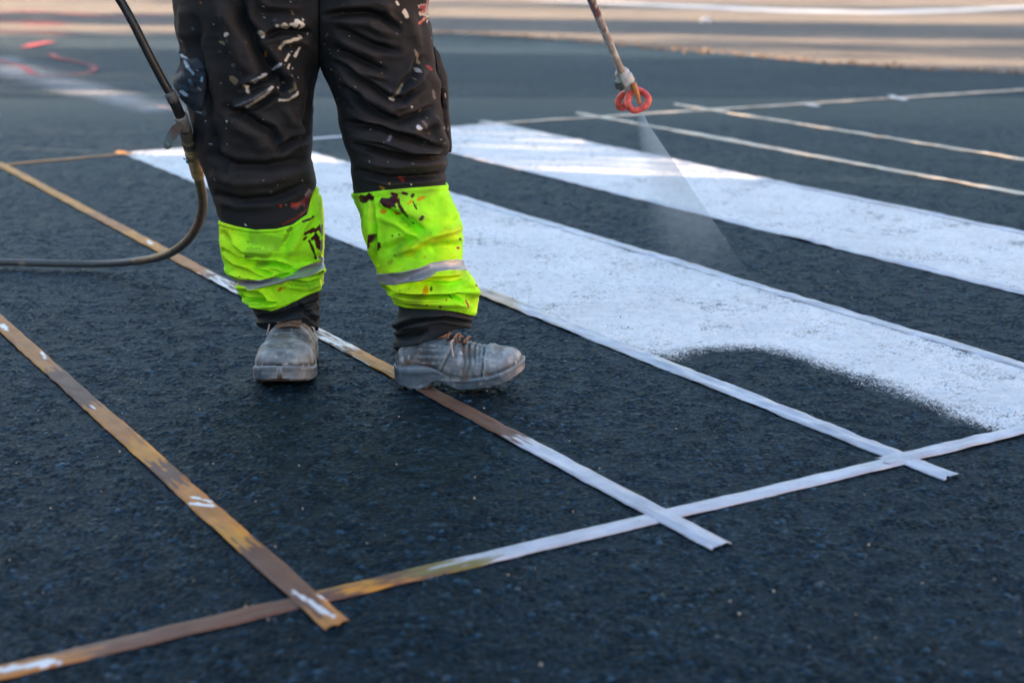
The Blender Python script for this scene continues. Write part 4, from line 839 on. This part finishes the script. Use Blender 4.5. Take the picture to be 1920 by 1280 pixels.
# ------------------------------------------------------------------ boots
def make_boot(origin, heading, pitch, seed, label, size=1.0, wide=1.0, toe_spring=0.018):
    """local x runs heel to toe"""
    ch, sh = math.cos(heading), math.sin(heading); cp_, sp_ = math.cos(pitch), math.sin(pitch)
    def X(v):
        v = np.asarray(v, float) * [size, size * wide, size]; x = v[..., 0] * cp_ - v[..., 2] * sp_; z = v[..., 0] * sp_ + v[..., 2] * cp_; y = v[..., 1]
        return np.stack([origin[0] + x * ch - y * sh, origin[1] + x * sh + y * ch, origin[2] + z], -1)
    xs = [0.0, 0.008, 0.03, 0.06, 0.10, 0.14, 0.175, 0.21, 0.24, 0.27, 0.29, 0.302, 0.308]
    wd = [0.012, 0.027, 0.035, 0.039, 0.044, 0.052, 0.057, 0.060, 0.061, 0.058, 0.050, 0.037, 0.014]
    tp = [0.070, 0.085, 0.095, 0.100, 0.108, 0.112, 0.102, 0.090, 0.086, 0.085, 0.079, 0.068, 0.052]
    spring = lambda x: toe_spring * np.clip((x - 0.20) / 0.105, 0, 1) ** 1.8
    n, m = 150, 90
    sx = 0.308 * (0.5 - 0.5 * np.cos(np.linspace(0, 1, n) * math.pi)); ph = np.linspace(0, math.pi, m)
    w = smooth_interp(sx, xs, wd)[:, None]; t = smooth_interp(sx, xs, tp)[:, None]; zb = 0.020 + spring(sx)[:, None]
    c, s = np.cos(ph)[None, :], np.sin(ph)[None, :]
    box_e = np.interp(sx, [0, 0.1, 0.17, 0.24, 0.308], [0.8, 0.78, 0.66, 0.6, 0.75])[:, None]
    y = w * np.sign(c) * np.abs(c) ** box_e * (1 - 0.25 * (s ** 2) * np.interp(sx, [0, 0.06, 0.14, 0.2], [0.1, 0.2, 0.25, 0.0])[:, None])
    z = zb + (t - zb) * np.abs(s) ** 0.72
    x = np.broadcast_to(sx[:, None], y.shape)
    pl = np.stack([x, y, z], -1)
    d = np.zeros(y.shape)
    # walking creases behind the toe cap, seam of the cap, seam of the quarter
    xq = x + 0.006 * vnoise(pl, 30, seed) - 0.10 * y ** 2 / 0.06 * 0.5
    for xc, amp in ((0.172, 0.0040), (0.184, 0.0052), (0.196, 0.0044), (0.207, 0.003)):
        d -= amp * np.exp(-((xq - xc) / 0.0030) ** 2) * np.clip(s * 1.6 - 0.3, 0, 1)
    d += 0.0045 * np.exp(-((xq - 0.236) / 0.010) ** 2) * s; d -= 0.0034 * np.exp(-((xq - 0.2195) / 0.0026) ** 2); d += 0.002 * np.exp(-((xq - 0.226) / 0.0024) ** 2)
    qs = x - 0.128 - 0.55 * (z - 0.06); d -= 0.0026 * np.exp(-(qs / 0.0022) ** 2) * (s < 0.95); d += 0.0018 * np.exp(-((qs + 0.006) / 0.004) ** 2) * (s < 0.95)
    for k in range(4):                                        # padded ribs on the quarter
        d += 0.0022 * np.sin((z - 0.055) * 420) * np.exp(-((x - 0.088) / 0.026) ** 2) * ((z > 0.055) & (z < 0.10)) * 0.55
    d += 0.0016 * vnoise(pl, 55, seed + 2) + 0.0022 * vnoise(pl, 22, seed + 3)
    nrm = np.stack([0 * y + 0.15 * (x > 0.25), c * 1.0 + 0 * y, s + 0 * y], -1)
    pl = pl + nrm * d[..., None]
    base = np.array([0.19, 0.225, 0.255]); col = np.tile(base, y.shape + (1,))
    g1 = np.clip(vnoise(pl, 28, seed + 5) * 0.9 + 0.45, 0, 1)[..., None]; g2 = np.clip(vnoise(pl, 60, seed + 6) * 1.2 - 0.1, 0, 1)[..., None]; g3 = np.clip(vnoise(pl, 17, seed + 7) * 1.6 - 0.5, 0, 1)[..., None]
    col = col * (1 - 0.55 * g1) + np.array([0.10, 0.095, 0.09]) * 0.55 * g1
    col = col * (1 - 0.65 * g2) + np.array([0.44, 0.46, 0.49]) * 0.65 * g2
    strk = np.clip(vnoise(pl * [1.0, 1.0, 4.0], 48, seed + 41) * 1.4 - 0.2, 0, 1)[..., None]; col = col * (1 - 0.5 * strk) + np.array([0.42, 0.43, 0.45]) * 0.5 * strk
    strk = np.clip(vnoise(pl * [3.0, 1.0, 1.0], 40, seed + 42) * 1.5 - 0.4, 0, 1)[..., None]; col = col * (1 - 0.6 * strk) + np.array([0.06, 0.052, 0.05]) * 0.6 * strk
    col = col * (1 - 0.6 * g3) + np.array([0.10, 0.06, 0.04]) * 0.6 * g3
    toe = (np.exp(-((x - 0.255) / 0.018) ** 2) * np.exp(-(y / 0.02) ** 2))[..., None] * 0.6
    col = col * (1 - toe) + np.array([0.12, 0.07, 0.05]) * toe
    relief_tone = np.clip(d / 0.0035, -1, 1)[..., None]; col = np.clip(col * (1 + 0.55 * np.minimum(relief_tone, 0) + 0.35 * np.maximum(relief_tone, 0)), 0.012, 0.6)  # creases darker, raised parts paler
    scuff = np.clip((x - 0.262) / 0.03, 0, 1)[..., None] * 0.5 * np.clip(0.5 + vnoise(pl, 70, seed + 9), 0, 1)[..., None]
    col = col * (1 - scuff) + np.array([0.36, 0.36, 0.37]) * scuff
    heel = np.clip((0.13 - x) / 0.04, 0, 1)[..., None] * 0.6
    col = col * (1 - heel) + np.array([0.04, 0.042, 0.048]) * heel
    zsole = smooth_interp(x, [-0.006, 0.03, 0.07, 0.10, 0.135, 0.17, 0.21, 0.25, 0.285, 0.316], [0.050, 0.054, 0.056, 0.050, 0.034, 0.028, 0.032, 0.036, 0.044, 0.050]) + spring(x) * 0.6
    welt = np.exp(-((z - zsole - 0.002) / 0.005) ** 2)[..., None] * 0.85; col = col * (1 - welt) + np.array([0.018, 0.019, 0.022]) * welt
    for line, wdt, tint, k_ in ((xq - 0.2195, 0.0026, (0.03, 0.028, 0.028), 0.8), (xq - 0.2255, 0.0016, (0.5, 0.5, 0.52), 0.55), (qs, 0.0024, (0.025, 0.024, 0.025), 0.8), (qs + 0.0055, 0.0014, (0.45, 0.44, 0.44), 0.5), (xq - 0.184, 0.0026, (0.04, 0.036, 0.034), 0.7), (xq - 0.196, 0.0022, (0.05, 0.045, 0.04), 0.6), (xq - 0.172, 0.0022, (0.05, 0.045, 0.04), 0.6)):
        kk_ = (np.exp(-(line / wdt) ** 2) * k_ * (s < (0.95 if line is qs else 2)))[..., None]; col = col * (1 - kk_) + np.array(tint) * kk_
    dust = np.clip(vnoise(pl, 130, seed + 61) * 1.6 - 0.3, 0, 1)[..., None] * 0.5; col = col * (1 - dust) + np.array([0.5, 0.5, 0.5]) * dust
    brn = np.clip(vnoise(pl, 34, seed + 62) * 1.8 - 0.7, 0, 1)[..., None] * 0.7; col = col * (1 - brn) + np.array([0.13, 0.075, 0.045]) * brn
    rs = np.random.default_rng(seed)
    for k in range(16):
        q = np.array([rs.uniform(0.12, 0.30), rs.uniform(-0.06, 0.06), rs.uniform(0.03, 0.1)]); r = rs.uniform(0.001, 0.003)
        col[np.linalg.norm((pl - q) * [1, 1, 0.6], axis=-1) < r * 1.4] = (0.55, 0.58, 0.62)
    for q, r in (((0.168, -0.047, 0.045), 0.0045), ((0.185, -0.045, 0.062), 0.003), ((0.172, 0.047, 0.045), 0.004), ((0.19, 0.03, 0.075), 0.003)):
        col[np.linalg.norm((pl - np.array(q)) * [1.6, 1, 0.7], axis=-1) < r * 1.5] = (0.6, 0.62, 0.68)
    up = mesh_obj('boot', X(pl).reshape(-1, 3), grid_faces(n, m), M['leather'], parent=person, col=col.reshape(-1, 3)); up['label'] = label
    # sole: wavy side wall, heel block, arch, toe bumper
    n = 170; m = 64
    sx = -0.006 + 0.3185 * (0.5 - 0.5 * np.cos(np.linspace(0, 1, n) * math.pi))
    xs2 = [-0.006, 0.0, 0.012, 0.03, 0.06, 0.10, 0.14, 0.175, 0.21, 0.24, 0.27, 0.291, 0.304, 0.310, 0.3125]
    wd2 = [0.004, 0.020, 0.036, 0.043, 0.047, 0.047, 0.050, 0.056, 0.0650, 0.0665, 0.0630, 0.053, 0.038, 0.022, 0.006]
    ws = smooth_interp(sx, xs2, wd2)[:, None]
    zt = smooth_interp(sx, [-0.006, 0.03, 0.07, 0.10, 0.135, 0.17, 0.21, 0.25, 0.285, 0.316], [0.050, 0.054, 0.056, 0.050, 0.034, 0.028, 0.032, 0.036, 0.044, 0.050])[:, None] + spring(sx)[:, None] * 0.6
    zb = smooth_interp(sx, [-0.006, 0.01, 0.085, 0.095, 0.115, 0.128, 0.14, 0.22, 0.28, 0.316], [0.006, 0.0, 0.0, 0.010, 0.013, 0.008, 0.0, 0.0, 0.004, 0.014])[:, None] + spring(sx)[:, None]
    a = np.linspace(0, 2 * math.pi, m, endpoint=False)[None, :]
    ca, sa = np.cos(a), np.sin(a)
    yy = ws * np.sign(ca) * np.abs(ca) ** 0.28; zz = (zt + zb) / 2 + (zt - zb) / 2 * np.sign(sa) * np.abs(sa) ** 0.45
    xx = np.broadcast_to(sx[:, None], yy.shape)
    rel = (zz - zb) / (zt - zb)
    side = (np.abs(ca) > 0.5)
    gs = np.clip((ws - 0.012) / 0.02, 0, 1); gro = -0.0022 * np.exp(-((rel - 0.62) / 0.07) ** 2) - 0.0016 * np.exp(-((rel - 0.36) / 0.05) ** 2) + 0.0012 * np.exp(-((rel - 0.9) / 0.06) ** 2)
    yy = yy + np.sign(ca) * gro * gs * side
    tread = (np.sin(xx * 2 * math.pi / 0.022) > 0.55) * 0.005 * (rel < 0.12) * (np.abs(yy) > 0.0)
    zz = zz + tread
    pl = np.stack([xx, yy, zz], -1)
    pl[..., 0] += np.where(xx > 0.30, gro, 0) * 1.2
    col = np.tile(np.array([0.09, 0.12, 0.15]), yy.shape + (1,))
    g1 = np.clip(vnoise(pl, 45, seed + 15) * 1.0 + 0.4, 0, 1)[..., None]
    col = col * (1 - 0.5 * g1) + np.array([0.06, 0.065, 0.072]) * 0.5 * g1
    sc = (np.clip((xx - 0.25) / 0.05, 0, 1) * np.clip(0.6 + vnoise(pl, 40, seed + 16), 0, 1))[..., None] * 0.75
    col = col * (1 - sc) + np.array([0.38, 0.38, 0.40]) * sc
    hi = np.exp(-((rel - 0.9) / 0.10) ** 2)[..., None] * 0.5; col = col * (1 - hi) + np.array([0.24, 0.27, 0.31]) * hi  # highlight painted along the sole's top edge
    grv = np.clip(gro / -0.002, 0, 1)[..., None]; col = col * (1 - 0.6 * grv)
    scr = np.clip(vnoise(pl * [1, 1, 5.0], 60, seed + 51) * 1.5 - 0.5, 0, 1)[..., None]; col = col * (1 - 0.6 * scr) + np.array([0.34, 0.36, 0.40]) * 0.6 * scr
    bt = (rel < 0.08)[..., None]; col = np.where(bt, np.array([0.10, 0.07, 0.05]), col)
    fl = [tuple(x) for x in grid_faces(n, m, True)[:, ::-1]] + [tuple(range(m)), tuple(range((n-1)*m, n*m))[::-1]]
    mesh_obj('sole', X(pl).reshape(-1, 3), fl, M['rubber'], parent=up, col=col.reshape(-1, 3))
    for sgn in (-1, 1):                                        # eyelets
        for xe in (0.134, 0.149, 0.164):
            a_ = np.linspace(0, 2 * math.pi, 13); ze = float(smooth_interp(xe, xs, tp)) - 0.010
            ring = np.stack([xe + 0.0036 * np.cos(a_), np.full(13, sgn * 0.029), ze + 0.0036 * np.sin(a_)], -1)
            v_, f_ = tube(X(ring), 0.0012, 6, cap=False); mesh_obj('eyelet', v_, f_, M['nut'], parent=up)
    # tongue and laces
    tx = np.linspace(0.128, 0.178, 16); ty = np.linspace(-0.020, 0.020, 13)
    TX, TY = np.meshgrid(tx, ty, indexing='ij')
    tz = smooth_interp(TX, xs, tp) + 0.004 - 6.0 * TY ** 2 + 0.003 * vnoise(np.stack([TX, TY, 0 * TX], -1), 90, seed)
    mesh_obj('tongue', X(np.stack([TX, TY, tz], -1)).reshape(-1, 3), grid_faces(16, 13), M['leather'], parent=up, col=(0.055, 0.035, 0.028))
    top_z = lambda xx_: float(smooth_interp(xx_, xs, tp))
    for k, xl in enumerate((0.136, 0.149, 0.162, 0.174)):
        for sgn in (-1, 1):
            yv = np.linspace(-0.026, 0.026, 14) * sgn
            pts = np.stack([xl + 0.006 * np.linspace(0, 1, 14) * (1 if k % 2 else -1), yv, [top_z(xl) + 0.008 - 7.0 * q * q + 0.0015 * sgn for q in yv]], -1)
            v_, f_ = tube(X(pts), 0.0026, 8); mesh_obj('lace', v_, f_, M['lace'], parent=up)
    pts = catmull(X(np.array([(0.150, -0.026, top_z(0.15) + 0.004), (0.146, -0.040, 0.112), (0.149, -0.047, 0.092), (0.151, -0.050, 0.078)])), 20)
    v_, f_ = tube(pts, 0.0024, 8); o_ = mesh_obj('lace', v_, f_, M['lace_pale'], parent=up); o_['label'] = 'pale loose lace end'
    return up
q = G(537, 719)
make_boot((q[0] - 0.003, q[1] + 0.278, 0.001), R(-91.0), R(0), 501, 'grey work boot pointing at the camera', 1.02, 1.07, 0.004)
q = G(752, 722)
make_boot((q[0] - 0.008, q[1] + 0.012, 0.001), R(-9), R(3.0), 502, 'grey work boot turned sideways with its toe lifted', 0.945, 1.0, 0.02)

# ------------------------------------------------------------------ spray gun with lance
gun = empty('spray_gun', tuple(P(1192, 200, 4.02)))
tag(gun, 'paint-crusted spray lance with a red tip guard pointing down at the road', 'spray gun')
E0 = P(1166, 137, 4.0); H0 = P(1020, -212, 3.30)
path = np.array([H0 + (E0 - H0) * t for t in np.linspace(0, 1, 60)]); rj = 0.0100 + 0.0010 * vnoise(path, 40, 2)
v_, f_ = tube(path, rj, 18)
cc = np.tile(np.array([0.34, 0.27, 0.22]), (len(v_), 1)); nz = vnoise(v_, 30, 8)[:, None]; cc = np.where(nz > 0.25, np.array([0.16, 0.05, 0.03]), cc); cc = np.where(vnoise(v_, 60, 9)[:, None] > 0.4, np.array([0.5, 0.46, 0.42]), cc)
mesh_obj('lance', v_, f_, M['metal'], parent=gun, col=cc)
def px_path(pts, n): return catmull(np.array([P(*q) for q in pts]), n)
pth = px_path([(1163, 128, 4.0), (1167, 138, 4.0), (1172, 148, 4.0), (1178, 160, 4.005), (1184, 172, 4.01)], 24)
v_, f_ = tube(pth, np.interp(np.linspace(0, 1, 24), [0, .08, .12, .3, .34, .62, .66, 1], [.011, .016, .019, .019, .022, .022, .018, .014]), 20)
cc = np.tile(np.array([0.46, 0.44, 0.43]), (len(v_), 1)); cc = np.where(vnoise(v_, 55, 3)[:, None] > 0.35, np.array([0.22, 0.24, 0.25]), cc)
mesh_obj('tip_housing', v_, f_, M['metal'], parent=gun, col=cc)
pth = px_path([(1159, 150, 3.985), (1165, 168, 3.99)], 6); v_, f_ = tube(pth, [0.010, .0125, .0125, .0125, .0125, .010], 6); mesh_obj('nut', v_, f_, M['nut'], parent=gun, smooth=False)
pth = px_path([(1187, 156, 3.985), (1195, 178, 3.985), (1200, 196, 3.985)], 14); v_, f_ = tube(pth, np.linspace(0.0085, 0.0045, 14), 12); mesh_obj('tip_handle', v_, f_, M['orange_plastic'], parent=gun)
for pts in ([(1184, 172, 4.0), (1178, 182, 3.985), (1178, 197, 3.97), (1186, 207, 3.97), (1198, 206, 3.97), (1211, 198, 3.975), (1216, 187, 3.985), (1210, 177, 4.0), (1198, 170, 4.01), (1188, 168, 4.01)],
            [(1180, 172, 4.02), (1170, 176, 4.04), (1162, 184, 4.05), (1159, 194, 4.05), (1162, 202, 4.05), (1170, 202, 4.05), (1174, 194, 4.045), (1180, 182, 4.03)]):
    v_, f_ = tube(px_path(pts, 44), 0.0088, 12); mesh_obj('tip_guard', v_, f_, M['red_plastic'], parent=gun)
hb = np.array([H0 + (H0 - E0) / np.linalg.norm(H0 - E0) * t for t in np.linspace(-0.03, 0.12, 12)]); v_, f_ = tube(hb, np.interp(np.linspace(0, 1, 12), [0, .2, .8, 1], [.014, .021, .021, .012]), 16)
mesh_obj('valve_body', v_, f_, M['metal'], parent=gun, col=(0.3, 0.3, 0.3))
hb = catmull([H0, H0 + np.array([-0.01, -0.02, -0.05]), H0 + np.array([-0.03, -0.05, -0.12])], 12); v_, f_ = tube(hb, 0.014, 14); mesh_obj('grip', v_, f_, M['hose'], parent=gun, col=(0.02, 0.02, 0.02))
GRIP_END = H0 + np.array([-0.03, -0.05, -0.12])

# ------------------------------------------------------------------ hose
hp = [(0, 0, 0)]
hpx = [(225, 0, 3.40), (248, 40, 3.40), (272, 88, 3.405), (300, 142, 3.415), (326, 190, 3.43), (342, 228, 3.46), (352, 262, 3.52), (362, 296, 3.60), (372, 332, 3.70), (379, 365, 3.80), (379, 395, 3.92), (368, 428, 4.05), (346, 456, 4.2), (310, 478, 4.36), (255, 490, 4.5), (180, 495, 4.58), (100, 494, 4.60), (0, 491.5, 4.62), (-150, 488, 4.66), (-420, 478, 4.75)]
low = np.array([P(*q) for q in hpx]); low[:, 2] = np.maximum(low[:, 2], 0.0135)
up = np.array([GRIP_END, GRIP_END + [-0.10, -0.10, -0.02], (-0.35, 3.08, 1.05), (-0.70, 3.12, 1.06), (-0.935, 3.28, 0.98)])
hpath = catmull(np.concatenate([up, low]), 520)
# parameters of the special sections: find nearest indices of pixel marks
hu, hvp = proj(hpath)
def hidx(u, w): return int(np.argmin(np.hypot(hu - u, hvp - w) + (np.arange(len(hu)) < 150) * 1e3))
i_c, i_w0, i_w1, i_w2, i_end, i_sl = hidx(326, 185), hidx(341, 226), hidx(356, 275), hidx(372, 330), hidx(378, 365), hidx(322, 182)
rad_h = np.full(520, 0.0098); rad_h[i_w2:] = 0.0122; rad_h[hidx(255, 490):] = 0.0108
rad_h[i_sl:i_w0] = 0.0118
rad_h[i_w0:i_w1] = 0.0122; rad_h[i_w1:i_w2 + 1] = 0.0130
hose = empty('paint_hose', tuple(G(150, 497))); tag(hose, 'black paint hose looping down beside the left leg onto the road', 'hose')
v_, f_ = tube(hpath, rad_h, 16)
cc = np.tile(np.array([0.020, 0.020, 0.021]), (len(v_), 1)); ii = np.repeat(np.arange(520), 16)
gg = vnoise(v_, 40, 5)
cc[(ii > i_w2)] = (0.20, 0.13, 0.08); cc[(ii > hidx(360, 442))] = (0.10, 0.085, 0.07); cc[(ii > hidx(255, 490))] = (0.07, 0.07, 0.07)
cc[(gg > 0.45) & (ii > i_w2)] = (0.13, 0.09, 0.06); cc[(gg > 0.62) & (ii > hidx(255, 490))] = (0.2, 0.19, 0.18)
mesh_obj('hose_line', v_, f_, M['hose'], parent=hose, col=cc)
# wire winding (dark above, tan below) as a real coil
def coil(i0, i1, pitch, r_off, wire, col, name):
    seg = hpath[i0:i1 + 1]; L = np.r_[0, np.cumsum(np.linalg.norm(np.diff(seg, axis=0), axis=1))]; turns = L[-1] / pitch; n = int(turns * 14)
    s = np.linspace(0, L[-1], n); c = np.stack([np.interp(s, L, seg[:, k]) for k in range(3)], -1)
    tan = np.gradient(c, axis=0); tan /= np.linalg.norm(tan, axis=1)[:, None]; nn = np.cross(tan, [0, 1, 0]); nn /= np.linalg.norm(nn, axis=1)[:, None]; bb = np.cross(tan, nn)
    a = s / pitch * 2 * math.pi
    q = c + (np.cos(a)[:, None] * nn + np.sin(a)[:, None] * bb) * r_off
    v_, f_ = tube(q, wire, 6); cc = np.tile(np.array(col, float), (len(v_), 1)); gz = vnoise(v_, 45, 6)[:, None]
    cc = np.where(gz > 0.3, np.array(col) * 0.45, cc); cc = np.where(gz < -0.5, np.array(col) * 1.5, cc)
    mesh_obj(name, v_, f_, M['metal'], parent=hose, col=cc)
coil(i_w0, i_w1, 0.0062, 0.0128, 0.0026, (0.12, 0.10, 0.08), 'spring_guard')
coil(i_w1, i_w2, 0.0042, 0.0134, 0.0022, (0.46, 0.30, 0.17), 'cord_wrapping')
for (i0, i1, r, col, nm) in ((i_c - 2, i_c + 1, 0.0130, (0.1, 0.1, 0.1), 'sleeve_lip'), (i_w0 - 2, i_w0 + 4, 0.0150, (0.2, 0.19, 0.18), 'clamp'), (hidx(352, 262), hidx(353, 266), 0.0165, (0.25, 0.17, 0.1), 'clamp'), (hidx(359, 288), hidx(360, 291), 0.0162, (0.3, 0.19, 0.1), 'clamp')):
    v_, f_ = tube(hpath[i0:max(i1, i0 + 2) + 1], r, 18); mesh_obj(nm, v_, f_, M['metal'], parent=hose, col=col)
# frayed cord bits
pth = px_path([(352, 296, 3.57), (347, 299, 3.565), (344, 297, 3.56)], 8); v_, f_ = tube(pth, 0.0013, 6); mesh_obj('loose_cord', v_, f_, M['hose'], parent=hose, col=(0.03, 0.05, 0.05))
pth = px_path([(353, 300, 3.57), (351, 304, 3.56), (356, 306, 3.56)], 8); v_, f_ = tube(pth, 0.0032, 8); mesh_obj('loose_cord', v_, f_, M['hose'], parent=hose, col=(0.05, 0.12, 0.11))
# flat lever hanging off the clamp
ol = np.array([(332, 232), (343, 238), (335, 250), (331, 262), (325, 272), (316, 280), (309, 279), (307, 271), (311, 258), (318, 244), (324, 235)], float)
ol = catmull(np.concatenate([ol, ol[:1]]), 41)[:-1]
a_ = P(ol[:, 0], ol[:, 1], 3.435); b_ = P(ol[:, 0], ol[:, 1], 3.443)
vv = np.concatenate([a_, b_]); fl = [tuple(range(40)), tuple(range(40, 80))[::-1]] + [(i, (i + 1) % 40, 40 + (i + 1) % 40, 40 + i) for i in range(40)]
lc = np.where((proj(vv)[1] > 256)[:, None], np.array([0.10, 0.16, 0.17]), np.array([0.10, 0.06, 0.05]))
lev = mesh_obj('lever', vv, fl, M['metal'], parent=hose, col=lc, smooth=False)
v_, f_ = tube(np.array([P(314, 271, 3.428), P(314, 271, 3.437)]), 0.005, 16); mesh_obj('rivet', v_, f_, M['metal'], parent=lev, col=(0.14, 0.17, 0.18))

# ------------------------------------------------------------------ paint mist: a thin fan of droplets below the tip
tipp = P(1194, 203, 4.02); ga, gb = G(1207, 545), G(1424, 560)
nrm_f = np.cross(ga - tipp, gb - tipp); nrm_f /= np.linalg.norm(nrm_f)
rows = []
for t in np.linspace(0, 1, 12):
    a_, b_ = tipp + (ga - tipp) * t, tipp + (gb - tipp) * t; hw = 0.004 + 0.028 * t
    if t == 0: a_ = a_ + (ga - gb) / np.linalg.norm(ga - gb) * 0.008; b_ = b_ - (ga - gb) / np.linalg.norm(ga - gb) * 0.010
    rows.append([a_ + nrm_f * hw, b_ + nrm_f * hw, b_ - nrm_f * hw, a_ - nrm_f * hw])
mv = np.array(rows).reshape(-1, 3); mv[:, 2] = np.maximum(mv[:, 2], 0.02)
m, nt, b = new_mat('paint_mist'); g = N(nt); nt.nodes.remove(b)
vol = g.n('VolumePrincipled'); vol.inputs['Color'].default_value = (0.97, 0.95, 0.94, 1); vol.inputs['Anisotropy'].default_value = 0.0
dist = g.n('VectorMath', operation='DISTANCE'); g.l(g.pos(), dist.inputs[0]); dist.inputs[1].default_value = tuple(tipp)
den = g.math('DIVIDE', 0.075, g.math('ADD', g.math('MULTIPLY', dist.outputs['Value'], 0.085), 0.010))
AX = (gb - ga) / np.linalg.norm(gb - ga); ML = np.linalg.norm((ga + gb) / 2 - tipp); DN = (ga - tipp) / np.linalg.norm(ga - tipp) + (gb - tipp) / np.linalg.norm(gb - tipp); DN /= np.linalg.norm(DN); AX = AX - DN * (AX @ DN); AX /= np.linalg.norm(AX)
HALF = abs((gb - tipp) @ AX) / abs((gb - tipp) @ DN)
def vdot(vec, d):
    nd = g.n('VectorMath', operation='DOT_PRODUCT'); g.l(vec, nd.inputs[0]); nd.inputs[1].default_value = tuple(d); return nd.outputs['Value']
rel = g.n('VectorMath', operation='SUBTRACT'); g.l(g.pos(), rel.inputs[0]); rel.inputs[1].default_value = tuple(tipp)
dn = vdot(rel.outputs[0], DN); ac = vdot(rel.outputs[0], AX)
ratio = g.math('ABSOLUTE', g.math('DIVIDE', ac, g.math('ADD', g.math('MULTIPLY', dn, HALF), 0.003)))
fray = g.math('MULTIPLY', g.math('MULTIPLY', g.math('SUBTRACT', g.noise(g.pos(), 28, 5, 0.7), 0.5), dn), 2.2)
edge_f = g.math('MULTIPLY', g.math('SUBTRACT', 1.0, g.math('ADD', ratio, fray)), g.math('DIVIDE', 0.8, g.math('ADD', dn, 0.03)), clamp=True)
den = g.math('MULTIPLY', den, g.math('MULTIPLY', edge_f, g.math('SUBTRACT', 1.75, g.math('MULTIPLY', dn, 1.45 / ML))))
den = g.math('MULTIPLY', den, g.ramp(g.noise(g.pos(), 60, 5, 0.75), [(0.3, 0.5), (0.7, 1.5)]))
g.l(den, vol.inputs['Density']); g.l(vol.outputs[0], nt.nodes['Material Output'].inputs['Volume'])
m.cycles.homogeneous_volume = False if hasattr(m.cycles, 'homogeneous_volume') else None
mist = mesh_obj('paint_mist', mv, [tuple(x) for x in grid_faces(12, 4, True)] + [(0, 1, 2, 3)[::-1], (44, 45, 46, 47)], m, smooth=False, base=tuple((ga + gb) / 2))
tag(mist, 'fine translucent fan of white paint mist below the red spray tip', 'paint mist', kind='stuff')
